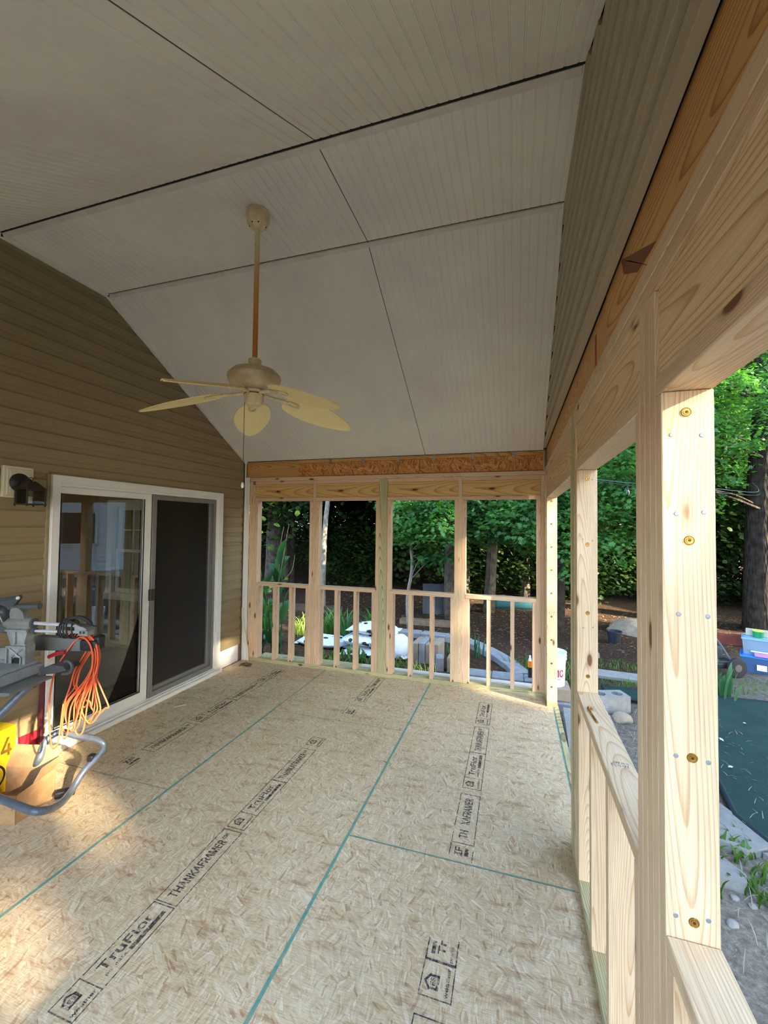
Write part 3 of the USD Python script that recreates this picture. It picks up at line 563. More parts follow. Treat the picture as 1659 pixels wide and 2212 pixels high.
# ---- ground
def ground_mat():
    n = {'g': ('geometry', {}), 'n1': ('noise_texture', {'scale': 0.55, 'detail': 4.0, 'roughness': 0.6}), 'n2': ('noise_texture', {'scale': 22.0, 'detail': 6.0, 'roughness': 0.75}), 'v': ('voronoi_texture', {'scale': 38.0}), 'vs': ('separate_color', {}),
         'mulch': ('rgb_ramp', {'ramp': [(0.2, lin(34, 25, 19)), (0.45, lin(62, 47, 36)), (0.62, lin(94, 74, 57)), (0.8, lin(134, 112, 90))]}),
         'dirt': ('rgb_ramp', {'ramp': [(0.25, lin(88, 80, 70)), (0.5, lin(136, 126, 112)), (0.75, lin(176, 166, 150))]}),
         'sx': ('separate_xyz', {}), 'a': ('math', {'math_type': 'multiply_add', 'value2': 0.35, 'value3': 0.0}), 'b': ('math', {'math_type': 'multiply_add', 'value2': -0.38}),
         'c': ('math', {'math_type': 'add'}), 'd': ('math', {'math_type': 'add'}), 'f': ('map_range', {'from_min': -0.3, 'from_max': 0.7, 'clamp': True}),
         'x': ('mix_color', {}), 'p': ('principled_bsdf', {'roughness': 0.95, 'specular_ior_level': 0.1}), 'bu': ('bump', {'strength': 0.7, 'distance': 0.03})}
    l = [('g.position', 'n1.vector'), ('g.position', 'n2.vector'), ('g.position', 'v.vector'), ('v.color', 'vs.color'), ('n2.fac', 'mulch.fac'), ('n2.fac', 'dirt.fac'),
         ('g.position', 'sx.vector'), ('sx.x', 'a.value1'), ('sx.y', 'b.value1'), ('n1.fac', 'b.value3'), ('a.value', 'c.value1'), ('b.value', 'c.value2'), ('c.value', 'd.value1'), ('d.value', 'f.value'),
         ('f.result', 'x.fac'), ('mulch.color', 'x.a'), ('dirt.color', 'x.b'), ('x.result', 'p.base_color'), ('n2.fac', 'bu.height'), ('bu.normal', 'p.normal')]
    n['d'] = ('math', {'math_type': 'add', 'value2': 1.35})
    return mk('yard_ground', n, l)
GROUND = ground_mat()
gx = np.unique(np.concatenate([np.linspace(-60, -6, 28), np.linspace(-6, 8, 57), np.linspace(8, 60, 28)])); gy = np.unique(np.concatenate([np.linspace(-40, -2, 20), np.linspace(-2, 12, 57), np.linspace(12, 60, 30)]))
XX, YY = np.meshgrid(gx, gy, indexing='ij')
def ground_z(x, y):
    x, y = np.asarray(x, float), np.asarray(y, float)
    p = np.stack([x * .8, y * .8, x * 0], -1)
    h = G + .06 * (meshkit.fbm(p, 3, 3) - .5)
    far = np.clip((np.hypot(x, y) - 11) / 30, 0, 1)
    bed = np.exp(-np.clip(np.maximum(np.maximum(np.abs(x + 2.4) - 2.3, np.abs(y - 6.4) - 1.0), 0), 0, 9) ** 2 / .06) * .06
    return h + bed + 1.6 * far ** 1.5 * (.6 + .8 * meshkit.noise(p * .15, 9))
gm = grid_mesh(np.stack([XX, YY, ground_z(XX, YY)], -1))
gr = part('/World', 'ground', gm, GROUND, smooth=True, kind='structure'); tag(gr, 'bare yard ground of brown mulch and grey dirt')
DIRT = plain('bed_soil', lin(92, 76, 62), .95, var=.6, scale=26, bump=.8, bscale=50)
LAWNB = plain('moss_green', lin(84, 104, 52), .95, var=.55, scale=14, col2=lin(96, 88, 60), bump=.6, bscale=70)

# ---- leaves, trunks, trees
def leaf_mat(name, a, b, trans, spec=0.3):
    n = {'g': ('geometry', {}), 'n': ('noise_texture', {'scale': 1.6, 'detail': 0.0}), 'r': ('rgb_ramp', {'ramp': [(0.3, a), (0.7, b)]}), 'rp': ('hsv', {}) if False else ('mix_color', {'blend_type': 'multiply', 'fac': 0.5}),
         'ri': ('rgb_ramp', {'ramp': [(0.0, (0.6, 0.65, 0.6)), (1.0, (1.25, 1.2, 1.0))]}),
         'p': ('principled_bsdf', {'roughness': 0.45, 'specular_ior_level': spec}), 't': ('translucent_bsdf', {}), 'tm': ('mix_color', {'blend_type': 'multiply', 'fac': 1.0, 'b': (1.5, 1.7, 0.6)}), 'x': ('mix_closure', {'fac': trans})}
    l = [('g.position', 'n.vector'), ('n.fac', 'r.fac'), ('g.random_per_island', 'ri.fac'), ('r.color', 'rp.a'), ('ri.color', 'rp.b'), ('rp.result', 'p.base_color'), ('rp.result', 'tm.a'), ('tm.result', 't.color'), ('p.BSDF', 'x.closure1'), ('t.BSDF', 'x.closure2')]
    return mk(name, n, l, surface='x.closure')
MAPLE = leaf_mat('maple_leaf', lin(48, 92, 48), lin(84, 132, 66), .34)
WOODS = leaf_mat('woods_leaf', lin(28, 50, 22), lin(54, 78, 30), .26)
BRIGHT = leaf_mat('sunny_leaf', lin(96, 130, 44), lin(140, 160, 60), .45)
def bark(name, a, b):
    return mk(name, {'tc': ('texture_coordinate', {}), 'm': ('mapping', {'scale': (26, 26, 5)}), 'v': ('voronoi_texture', {'scale': 1.0, 'feature': 'f1'}), 'n': ('noise_texture', {'scale': 8.0, 'detail': 5.0}), 'r': ('rgb_ramp', {'ramp': [(0.25, a), (0.7, b)]}),
                     'p': ('principled_bsdf', {'roughness': 0.95, 'specular_ior_level': 0.1}), 'bu': ('bump', {'strength': 0.9, 'distance': 0.02})},
              [('tc.object', 'm.vector'), ('m.vector', 'v.vector'), ('tc.object', 'n.vector'), ('n.fac', 'r.fac'), ('r.color', 'p.base_color'), ('v.distance', 'bu.height'), ('bu.normal', 'p.normal')])
BARK = bark('grey_bark', lin(52, 46, 40), lin(104, 96, 86)); BARKP = bark('pale_bark', lin(104, 98, 88), lin(160, 152, 138)); BARKD = bark('dark_bark', lin(34, 30, 26), lin(70, 62, 54))
LOBES = np.array([(0, -.5), (.10, -.28), (.34, -.38), (.26, -.16), (.52, .0), (.30, .08), (.34, .26), (.14, .2), (0, .52), (-.14, .2), (-.34, .26), (-.30, .08), (-.52, .0), (-.26, -.16), (-.34, -.38), (-.10, -.28)])
def leaves(n, R, size, rng, flat=.12, droop=.5, simple=False):
    V, Fc = [], []
    o = LOBES if not simple else LOBES[[0, 2, 4, 6, 8, 10, 12, 14]]
    k = len(o)
    for i in range(n):
        a = rng.uniform(0, 2 * PI); r = R * math.sqrt(rng.uniform(0, 1)); s = size * rng.uniform(.7, 1.2)
        c = np.array([r * math.cos(a), r * math.sin(a), rng.normal(0, flat * R) - droop * .25 * r * r / R])
        out = np.array([math.cos(a + rng.normal(0, .7)), math.sin(a + rng.normal(0, .7)), -rng.uniform(.0, droop * 1.6)]); out /= np.linalg.norm(out)
        nz = np.array([rng.normal(0, .35), rng.normal(0, .35), 1.0]); side = np.cross(out, nz); side /= np.linalg.norm(side); nz = np.cross(side, out)
        P = c + s * (o[:, :1] * side + o[:, 1:] * out - .18 * (o[:, :1] ** 2) * 2 * nz)
        b = len(V) * 0 + sum(len(v) for v in V)
        V.append(np.vstack([P, c])); Fc += [[b + k, b + j, b + (j + 1) % k] for j in range(k)]
    return trimesh.Trimesh(np.vstack(V), np.array(Fc), process=False)
PROTO = {}
def instancer(parent, name, kind, pos, scales, mat, yaw=None, tilt=None, rng=None):
    """one PointInstancer of leaf sprays; the spray meshes live inside the first instancer that uses them"""
    path = f'{parent.GetPath()}/{name}'
    pi = UsdGeom.PointInstancer.Define(stage, path)
    key = (kind, mat.GetPath().name)
    if key not in PROTO:
        PROTO[key] = []
        for q in range(3):
            g = np.random.default_rng(100 + q + len(PROTO) * 10)
            m = {'near': lambda: leaves(34, .36, .098, g), 'fine': lambda: leaves(13, .17, .085, g, .3, simple=True), 'mid': lambda: leaves(60, .62, .11, g, .3, simple=True), 'far': lambda: leaves(150, 1.15, .145, g, .45, simple=True)}[kind]()
            usdkit.mesh(stage, f'{path}/leaf_spray_{q}', m, mat); PROTO[key].append(Sdf.Path(f'{path}/leaf_spray_{q}'))
    rng = rng or RNG; n = len(pos)
    pi.CreatePrototypesRel().SetTargets(PROTO[key])
    pi.CreateProtoIndicesAttr(Vt.IntArray.FromNumpy(rng.integers(0, 3, n).astype(np.int32)))
    pi.CreatePositionsAttr(Vt.Vec3fArray.FromNumpy(np.asarray(pos, np.float32)))
    pi.CreateScalesAttr(Vt.Vec3fArray.FromNumpy(np.repeat(np.asarray(scales, np.float32)[:, None], 3, 1)))
    ya = rng.uniform(0, 2 * PI, n) if yaw is None else yaw; ti = rng.normal(0, .35, n); az = rng.uniform(0, 2 * PI, n)
    qs = []
    for y, t, a in zip(ya, ti, az):
        r = Gf.Rotation(Gf.Vec3d(0, 0, 1), math.degrees(y)) * Gf.Rotation(Gf.Vec3d(math.cos(a), math.sin(a), 0), math.degrees(t))
        q = r.GetQuat(); qs.append(Gf.Quath(float(q.GetReal()), *[float(v) for v in q.GetImaginary()]))
    pi.CreateOrientationsAttr(Vt.QuathArray(qs))
    return tag(pi.GetPrim(), kind='stuff')
def trunk_mesh(pts, radii, seed=0, n=14, rough=.12):
    p = spline(pts, 6); r = np.interp(np.linspace(0, 1, len(p)), np.linspace(0, 1, len(radii)), radii)
    m = tube(p, r, n); v = m.vertices; k = len(p) * n
    c = np.repeat(p, n, 0); d = v[:k] - c
    w = 1 + rough * (meshkit.fbm(np.c_[v[:k, :2] * 9, v[:k, 2:] * 2.2] + seed, 3, 4) - .5) * 2
    v[:k] = c + d * w[:, None]; m.vertices = v
    return m
# sun paths that stay open between the crowns, so that the photograph's sun flecks fall where they do
FLECK = [((-3.15, 2.08, .08), .13), ((-3.15, 2.25, .2), .09), ((-3.15, 4.06, .2), .07), ((-2.25, 1.80, 0), .07), ((-1.92, 1.18, 0), .05)] + [((.34, 4.16, z), .06) for z in (.1, .3, .5, .7, .9, 1.1, 1.3, 1.5, 1.7, 1.9)] + [((-2.1, 8.2, 1.3), .15), ((-1.9, 8.2, 1.5), .15), ((-2.5, 8.3, 2.1), .3), ((-1.5, 8.2, 2.3), .2), ((-3.75, 7.0, 0), .2)]
def keep(pos, rad):
    ok = np.ones(len(pos), bool)
    for o, r in FLECK:
        w = pos - np.array(o); t = w @ SUN_DIR; dist = np.linalg.norm(w - t[:, None] * SUN_DIR, axis=1)
        ok &= ~((t > 1.2) & (dist < r + rad))
    return ok
def tree(name, label, cat, base, height, r, crown, kind, mat, bk=BARK, lean=(0, 0), group=None, bends=None, seed=0):
    """crown: list of (centre, half sizes, number of sprays)"""
    g = np.random.default_rng(seed + 500)
    b = np.array([base[0], base[1], float(ground_z(base[0], base[1])) - .08])
    t = thing(name, label, cat, tuple(b), group=group)
    if bends is None: bends = [(g.normal(0, .08), g.normal(0, .08)) for _ in range(3)]
    pts = [(0, 0, 0)] + [(lean[0] * f + bx, lean[1] * f + by, height * f) for f, (bx, by) in zip((.25, .5, .75), bends)] + [(lean[0], lean[1], height)]
    part(t, 'trunk', trunk_mesh(pts, [r * 1.35, r * 1.02, r * .9, r * .75, r * .45], seed), bk, smooth=True)
    P, S, br = [], [], []
    for c, h, n in crown:
        u = g.normal(0, 1, (n, 3)); u /= np.linalg.norm(u, axis=1, keepdims=True); u *= g.uniform(0, 1, (n, 1)) ** .42
        q = np.array(c) + u * np.array(h); P.append(q); S.append(g.uniform(.75, 1.25, n))
        for j in range(2):
            e = np.array(c) + np.array(h) * np.array([math.cos(j * PI + seed), math.sin(j * PI + seed), -.1]) * .8
            s0 = np.array([lean[0] * .6 + b[0], lean[1] * .6 + b[1], b[2] + min(height * .75, max(.6, e[2] - b[2] - .5))])
            br.append(tube(spline([s0 - b, (s0 * .45 + e * .55) - b + (0, 0, .12), e - b], 5), np.linspace(min(r * .3, .03), .006, 11), 6))
    if P:
        P = np.vstack(P); S = np.concatenate(S); rad = {'near': .3, 'fine': .17, 'mid': .55, 'far': 1.0}[kind]
        k = keep(P, rad); P, S = P[k], S[k]
        if kind == 'near':
            for bm in br: part(t, 'branch', bm, bk, smooth=True)
        if kind == 'fine':
            n = 12; c = np.repeat(P - b, n, 0) + g.normal(0, 1, (len(P) * n, 3)) * np.array([.085, .085, .06])
            nz = g.normal(0, .45, (len(c), 3)) + [0, 0, 1]; o = g.normal(0, 1, (len(c), 3)); o -= nz * ((o * nz).sum(1) / (nz ** 2).sum(1))[:, None]; o /= np.linalg.norm(o, axis=1, keepdims=True)
            sd = np.cross(nz, o); sd /= np.linalg.norm(sd, axis=1, keepdims=True); s_ = g.uniform(.05, .085, (len(c), 1))
            V = np.stack([c - o * s_, c + sd * s_ * .7, c + o * s_ * 1.1, c - sd * s_ * .7], 1).reshape(-1, 3); i = np.arange(len(c))[:, None] * 4
            part(t, 'foliage', (V, np.vstack([i + [0, 1, 2], i + [0, 2, 3]])), mat, kind='stuff')
        else: instancer(t, 'foliage', kind, P - b, S, mat, rng=g)
    return t
tree('maple_sapling', 'slim curved maple sapling with pale stem behind the garden bed', 'tree', (-2.02, 8.25), 2.7, .035, [((-1.9, 8.0, 2.0), (.75, .7, .8), 60), ((-1.45, 7.9, 1.65), (.7, .5, .4), 40), ((-1.5, 8.1, 1.05), (.35, .3, .2), 7), ((-2.5, 8.4, 2.6), (.7, .6, .6), 22)], 'near', MAPLE, BARKP, bends=[(-.05, 0), (.04, 0), (-.02, 0)], seed=1)
tree('maple_tree', 'leafy maple with low boughs right of the central post', 'tree', (-1.42, 9.6), 8, .085, [((-.2, 9.2, 2.3), (1.5, 1.0, 1.1), 120), ((.5, 8.8, 1.7), (.8, .6, .6), 36), ((-1.2, 9.3, 3.2), (1.4, 1.0, 1.0), 70), ((.05, 8.1, 1.75), (.85, .4, .45), 70), ((-.9, 8.3, 2.1), (.6, .4, .35), 30)], 'near', MAPLE, BARK, seed=2)
tree('maple_tree', 'broad maple whose leaves fill the opening beside the right corner post', 'tree', (.74, 8.5), 7, .10, [((.95, 8.0, 1.75), (.55, .5, .9), 44), ((.9, 8.1, 3.0), (1.2, .9, 1.0), 90), ((1.75, 8.3, 2.0), (.75, .6, 1.0), 70), ((1.7, 8.6, 3.6), (1.2, 1.0, 1.0), 80)], 'near', MAPLE, BARKD, seed=3)
tree('large_tree', 'thick-trunked old tree on the right behind the storage totes', 'tree', (4.86, 10.6), 11, .27, [((4.6, 9.8, 4.6), (1.9, 1.3, 1.2), 110), ((3.4, 9.4, 3.6), (1.2, .9, 1.1), 60), ((2.6, 9.2, 4.8), (1.5, 1.0, 1.3), 80), ((3.2, 9.6, 2.5), (.8, .7, .7), 26), ((5.2, 9.0, 3.3), (.8, .6, .5), 20), ((4.2, 11.2, 7.5), (3, 2.4, 1.6), 260), ((6.4, 12.5, 4.2), (2.0, 1.2, 1.8), 160)], 'near', MAPLE, BARKD, lean=(.35, 0), bends=[(-.06, 0), (.0, 0), (.0, 0)], seed=4)
tree('twin_trunk_tree', 'dark tree of two close trunks beyond the right back opening', 'tree', (-.62, 10.6), 9, .11, [((-.6, 10.6, 4.8), (1.8, 1.2, 1.2), 40), ((-.4, 10.8, 7.5), (3, 2.6, 1.6), 160), ((-.2, 10.0, 4.4), (2.3, 1.7, 1.6), 420)], 'mid', WOODS, BARK, seed=5)
tree('straight_tree', 'straight grey trunk just beyond the third back opening', 'tree', (-1.5, 10.0), 9, .10, [((-1.6, 10.4, 5.0), (1.8, 1.2, 1.2), 40), ((-2.4, 10.6, 7.6), (3, 2.6, 1.6), 160), ((-2.6, 9.8, 4.3), (2.3, 1.8, 1.6), 420)], 'mid', WOODS, BARK, seed=6)
tree('pale_trunk_tree', 'pale thin trunk beside the second back opening', 'tree', (-4.4, 9.2), 8, .06, [((-4.4, 9.6, 4.6), (1.6, 1.2, 1.2), 34), ((-5, 10.4, 7), (3, 2.6, 1.6), 160), ((-5.2, 9.9, 4.3), (2.3, 1.8, 1.6), 420)], 'mid', WOODS, BARKP, seed=7)
tree('dark_trunk_tree', 'wide dark trunk seen in the leftmost back opening', 'tree', (-7.0, 11.2), 11, .22, [((-6.6, 11, 5.2), (2.2, 1.6, 1.6), 50), ((-8, 11, 7), (3, 2.6, 1.8), 160), ((-8.2, 10.6, 4.3), (2.6, 2, 1.7), 420)], 'mid', WOODS, BARK, seed=8)
LBL_W = 'slender tree standing deep in the dark woods behind the yard'
g = np.random.default_rng(42)
k = 0
for i in range(300):
    if k >= 44: break
    a = math.radians(g.uniform(-52, 30)); d = g.uniform(11.8, 27); x, y = d * math.sin(a), d * math.cos(a)
    if y < 8.5 or (x > 1.2 and d < 14): continue
    if math.degrees(a) > 24 and d > 16: continue
    k += 1; zc = g.uniform(2.6, 5.5)
    tree('woods_tree', LBL_W, 'tree', (x, y), g.uniform(8, 12), g.uniform(.05, .16), [((x + g.normal(0, .5), y, zc), (2.2, 1.8, 2.2), 46), ((x + g.normal(0, .8), y, 7.6), (3.2, 2.8, 2.0), 80)], 'far', WOODS, [BARK, BARKD, BARKD][k % 3], group='trees deep in the woods behind the yard', seed=20 + k)
# a thicket closes the view behind them
LBL_T = 'dense leafy thicket closing the view at the back of the woods'
for i in range(16):
    a = math.radians(-60 + i * 6.4); d = 27 + 2 * (i % 2); x, y = d * math.sin(a), d * math.cos(a)
    tree('thicket', LBL_T, 'bush', (x, y), 5, .06, [((x, y, 2.6), (3.0, 1.6, 3.4), 90), ((x, y, 8.0), (3.4, 2.0, 3.5), 90)], 'far', WOODS, BARKD, group='thickets at the back of the woods', seed=90 + i)
for i, (x, y, lb) in enumerate([(-1.0, 13.0, 'low shrub in the shade behind the middle back openings'), (-5.2, 13.0, 'low shrub in the shade behind the left back openings'), (1.9, 13.4, 'low shrub in the shade beyond the soil mound'), (4.4, 13.6, 'low shrub in the shade left of the big trunk'), (6.6, 13.2, 'low shrub in the shade right behind the big trunk'), (8.3, 15.0, 'low shrub in the shade farthest to the right')]):
    tree('shade_shrub', lb, 'bush', (x, y), 1.2, .03, [((x, y, .9), (1.7, .9, 1.2), 90)], 'mid', WOODS, BARKD, seed=120 + i)
# trees on the right of the yard that break up the low sun
g = np.random.default_rng(5)
yt = [(8.2 + .5 * math.sin(2.1 * i), -8.6 + 1.75 * i) for i in range(9)] + [(10.6 + .6 * math.sin(1.3 * i), -9.6 + 1.9 * i) for i in range(9)]
for i, (x, y) in enumerate(yt):
    tree('yard_tree', 'bushy yard tree shading the porch from the right', 'tree', (x, y), 6, .12, [((x, y, 4.3), (1.2, 1.5, 3.3), 2600), ((x, y, 2.2), (1.2, 1.4, 1.6), 500)], 'fine', WOODS, BARK, group='yard trees right of the porch', seed=150 + i)
tree('house_side_tree', 'sunlit tree seen through the far window of the house', 'tree', (-6.6, 7.6), 6, .1, [((-6.2, 7.4, 2.2), (1.0, .6, 1.2), 40), ((-5.6, 7.6, .3), (.9, .5, .5), 20)], 'near', BRIGHT, BARKP, seed=170)

# ---- neighbour's house, seen only as a reflection in the door
nh = thing('neighbour_house', 'white-sided neighbouring house reflected in the sliding door', 'house', (9.6, 10.6, G), math.radians(-49))
HW = plain('white_siding', lin(222, 224, 228), .6)
for k_ in range(18): part(nh, 'siding_course', prism([(0, 0), (.22, .0), (.222, .02), (.2, .17), (0, .17)], 6.4, axes4((-3.2, -.2, .3 + .165 * k_), (0, -1, 0), (0, 0, 1), (-1, 0, 0)) @ np.diag([1, 1, -1, 1])), HW)
part(nh, 'wall', cbox((-3.2, -.2, 0), (3.2, 5, 3.3), 0), HW)
part(nh, 'roof', prism([(-.7, 3.2), (2.4, 5.0), (5.5, 3.2), (5.5, 3.35), (2.4, 5.18), (-.7, 3.35)], 7.0, axes4((-3.5, 0, 0), (0, 1, 0), (0, 0, 1), (1, 0, 0))), SHG)
wdw = part(nh, 'window', cat_(cbox((-1.6, -.46, 1.2), (-.4, -.40, 1.3), 0), cbox((-1.6, -.46, 2.4), (-.4, -.40, 2.5), 0), cbox((-1.6, -.46, 1.2), (-1.5, -.40, 2.5), 0), cbox((-.5, -.46, 1.2), (-.4, -.40, 2.5), 0)), VINYL)
part(wdw, 'pane', cbox((-1.5, -.43, 1.3), (-.5, -.42, 2.4), 0), plain('dark_pane', lin(30, 44, 42), .1))
part(nh, 'garage_door', cbox((.3, -.46, 0), (2.7, -.41, 2.1), .01), plain('garage_grey', lin(90, 92, 96), .6))

# ================================================================ THINGS ON THE PORCH
# ---- ceiling fan
FANP = plain('fan_cream_paint', lin(222, 204, 162), .5, var=.14, scale=20, col2=lin(196, 174, 130)); BLADE = plain('fan_blade_yellow', lin(238, 216, 152), .55, var=.06, scale=40)
FANM = plain('fan_motor_bronzed', lin(204, 182, 142), .38, metal=.15, var=.2, scale=14)
ROD = mk('weathered_rod', {'tc': ('texture_coordinate', {}), 's': ('separate_xyz', {}), 'n': ('noise_texture', {'scale': 30.0, 'detail': 4.0}), 'a': ('math', {'math_type': 'multiply_add', 'value2': .18, 'value3': 0.0}), 'b': ('math', {'math_type': 'add'}),
                           'm': ('map_range', {'from_min': -.62, 'from_max': -.02}), 'r': ('rgb_ramp', {'ramp': [(0, lin(190, 116, 46)), (.45, lin(204, 146, 80)), (.8, lin(214, 190, 142)), (1, lin(222, 204, 160))]}), 'p': ('principled_bsdf', {'roughness': .5})},
         [('tc.object', 's.vector'), ('tc.object', 'n.vector'), ('n.fac', 'a.value1'), ('s.z', 'b.value1'), ('a.value', 'b.value2'), ('b.value', 'm.value'), ('m.result', 'r.fac'), ('r.color', 'p.base_color')])
fan = thing('ceiling_fan', 'cream five-bladed ceiling fan with palm-leaf blades on a rusty rod', 'ceiling fan', (-1.45, 2.075, 3.475))
part(fan, 'canopy', lathe([(0, .001), (.062, .001), (.068, -.012), (.066, -.045), (.058, -.075), (.042, -.095), (.018, -.104), (0, -.104)], 40), FANP, smooth=40)
part(fan, 'canopy_screw', cat_(*[T(tc.icosphere(1, .0045), (.046 * math.cos(a), .046 * math.sin(a), -.089)) for a in (3.6, 4.6, 5.4, .4)]), BLACK)
part(fan, 'downrod', cyl((0, 0, -.90), (0, 0, -.095), .0145, 20), ROD, smooth=40)
part(fan, 'coupling', lathe([(0, -.875), (.026, -.875), (.038, -.884), (.037, -.898), (.029, -.91), (.03, -.935), (0, -.935)], 32), FANP, smooth=40)
part(fan, 'motor_housing', lathe([(0, -.928), (.03, -.93), (.075, -.935), (.125, -.952), (.149, -.978), (.152, -.990), (.1505, -.992), (.150, -1.0), (.138, -1.03), (.112, -1.05), (.085, -1.058), (.065, -1.062), (.06, -1.070), (0, -1.070)], 56), FANM, smooth=35)
part(fan, 'flywheel', lathe([(0, -1.066), (.066, -1.066), (.07, -1.072), (.066, -1.080), (0, -1.080)], 40), FANP, smooth=40)
part(fan, 'switch_cup', lathe([(0, -1.080), (.05, -1.080), (.053, -1.086), (.053, -1.128), (.049, -1.143), (.032, -1.152), (.03, -1.158), (.0, -1.158)], 40), FANP, smooth=40)
part(fan, 'switch_cup_vent', lathe([(.0, -1.084), (.0535, -1.084), (.0535, -1.088), (0, -1.088)], 40), BLACK)
ta = 1 - (1 - np.linspace(0, 1, 33)) ** 1.5
for th, zt in ((342, 2.225), (54, 2.285), (126, 2.285), (198, 2.285), (270, 2.255)):
    th = math.radians(th); e = np.array([math.cos(th), math.sin(th), 0]); t = np.array([-math.sin(th), math.cos(th), 0])
    s_ = .19 + ta * .47; wid = .118 * np.power(np.sin(PI * np.clip(.10 + ta * .895, 0, 1) ** .85), .62); wid[0] = .05; wid[-1] = .003
    ph = math.radians(-12); ch = t * math.cos(ph) + np.array([0, 0, 1]) * math.sin(ph)
    zz = -1.065 + (zt - 3.475 + 1.065) * ((s_ - .07) / .59) ** 1.05
    P = []
    for off in (0, .005):
        P.append(np.array([[e * s + np.array([0, 0, z + off]) + ch * w * q - np.array([0, 0, .008]) * q * q for q in np.linspace(-1, 1, 7)] for s, z, w in zip(s_, zz, wid)]))
    a_, b_ = grid_mesh(P[0]), grid_mesh(P[1]); b_.invert()
    def rim(P0, P1):
        l0 = np.concatenate([P0[0], P0[1:, -1], P0[-1, -2::-1], P0[-2:0:-1, 0]]); l1 = np.concatenate([P1[0], P1[1:, -1], P1[-1, -2::-1], P1[-2:0:-1, 0]])
        return grid_mesh(np.stack([np.vstack([l0, l0[:1]]), np.vstack([l1, l1[:1]])], 1))
    bl = part(fan, 'blade', cat_(a_, b_, rim(*P)), BLADE)
    zi = np.interp([.06, .12, .19, .23], s_, zz) ; zi[0] = -1.075; zi[1] = -1.082
    arm = [e * s + np.array([0, 0, z - .006]) for s, z in zip((.055, .12, .19, .215), zi)]
    loop = [e * (.245 + .035 * math.cos(a)) + ch * .022 * math.sin(a) + np.array([0, 0, float(np.interp(.245 + .035 * math.cos(a), s_, zz)) - .006]) for a in np.linspace(0, 2 * PI, 17)[:-1]]
    part(bl, 'blade_iron', cat_(tube(spline(arm, 6), [.011] * 19, 8), tube(spline(loop + [loop[0]], 2), [.006] * 33, 6)), FANP, smooth=True)
part(fan, 'pull_chain', tube([(-.05, -.018, -1.09), (-.0505, -.0185, -1.3), (-.0515, -.0185, -1.60)], [.0016] * 3, 6), plain('chain_bronze', lin(92, 66, 40), .4, metal=.6))
part(fan, 'chain_pull', lathe([(0, -.022), (.006, -.02), (.009, -.008), (.007, .006), (.003, .012), (0, .012)], 16, (-.0515, -.0185, -1.61)), plain('ivory_knob', lin(226, 220, 196), .4), smooth=True)

# ---- wall lantern
BRZ = plain('lantern_bronze', lin(50, 40, 32), .45, metal=.3, var=.25, scale=60)
wlt = thing('wall_lantern', 'dark bronze lantern with clear panes on a cream mounting block', 'wall lamp', (-3.148, 1.91, 1.89))
part(wlt, 'mounting_block', cat_(cbox((-.004, -.088, -.098), (.022, .090, .108), .004), cbox((.02, -.07, -.08), (.029, .072, .09), .003), cbox((.026, -.055, -.064), (.032, .057, .074), .002)), CREAM)
part(wlt, 'wall_plate', X4(lathe([(0, 0), (.06, 0), (.062, .008), (.05, .022), (.03, .032), (0, .034)], 36), axes4((.03, 0, 0), (0, 1, 0), (0, 0, 1), (1, 0, 0))), BRZ, smooth=40)
part(wlt, 'arm', tube(spline([(.05, 0, 0), (.085, .002, .012), (.115, .004, .012), (.13, .005, -.0)], 6), [.014] * 19, 10), BRZ, smooth=True)
cx, cy, czt, czb = .13, .005, -.045, -.142
def frus(c, a, b, z0, z1): return trimesh.convex.convex_hull(np.array([[c[0] + sx * a, c[1] + sy * a, z0] for sx in (-1, 1) for sy in (-1, 1)] + [[c[0] + sx * b, c[1] + sy * b, z1] for sx in (-1, 1) for sy in (-1, 1)]))
part(wlt, 'hood', cat_(frus((cx, cy), .062, .028, czt, -.002), frus((cx, cy), .03, .018, -.004, .008)), BRZ)
part(wlt, 'ring', X4(tc.torus(.012, .0022, 24, 8), axes4((cx, cy, .022), (0, 1, 0), (0, 0, 1), (1, 0, 0))), BRZ, smooth=True)
cage = []
for sx in (-1, 1):
    for sy in (-1, 1):
        cage.append(cbox((cx + sx * .055 - .004, cy + sy * .055 - .004, czb - .004), (cx + sx * .055 + .004, cy + sy * .055 + .004, czt + .003), .001)); cage.append(T(tc.icosphere(1, .006), (cx + sx * .055, cy + sy * .055, czb - .008)))
    for z in (czb, czt):
        cage.append(cbox((cx + sx * .055 - .004, cy - .062, z - .004), (cx + sx * .055 + .004, cy + .062, z + .004), .001)); cage.append(cbox((cx - .062, cy + sx * .055 - .004, z - .004), (cx + .062, cy + sx * .055 + .004, z + .004), .001))
part(wlt, 'cage', uni(*cage), BRZ)
for k_, (u, v) in enumerate(((1, 0), (-1, 0), (0, 1), (0, -1))):
    a = np.array([cx + u * .054 - abs(v) * .05, cy + v * .054 - abs(u) * .05, czb + .004]); b = np.array([cx + u * .0555 + abs(v) * .05, cy + v * .0555 + abs(u) * .05, czt - .004])
    part(wlt, 'glass_pane', cbox(a, b, 0), GLASS)
part(wlt, 'candle_sleeve', cyl((cx, cy, czb), (cx, cy, czb + .05), .011, 14), CREAM); part(wlt, 'bulb', lathe([(0, 0), (.008, .002), (.015, .018), (.012, .032), (.004, .045), (0, .048)], 16, (cx, cy, czb + .045)), GLASS, smooth=True)

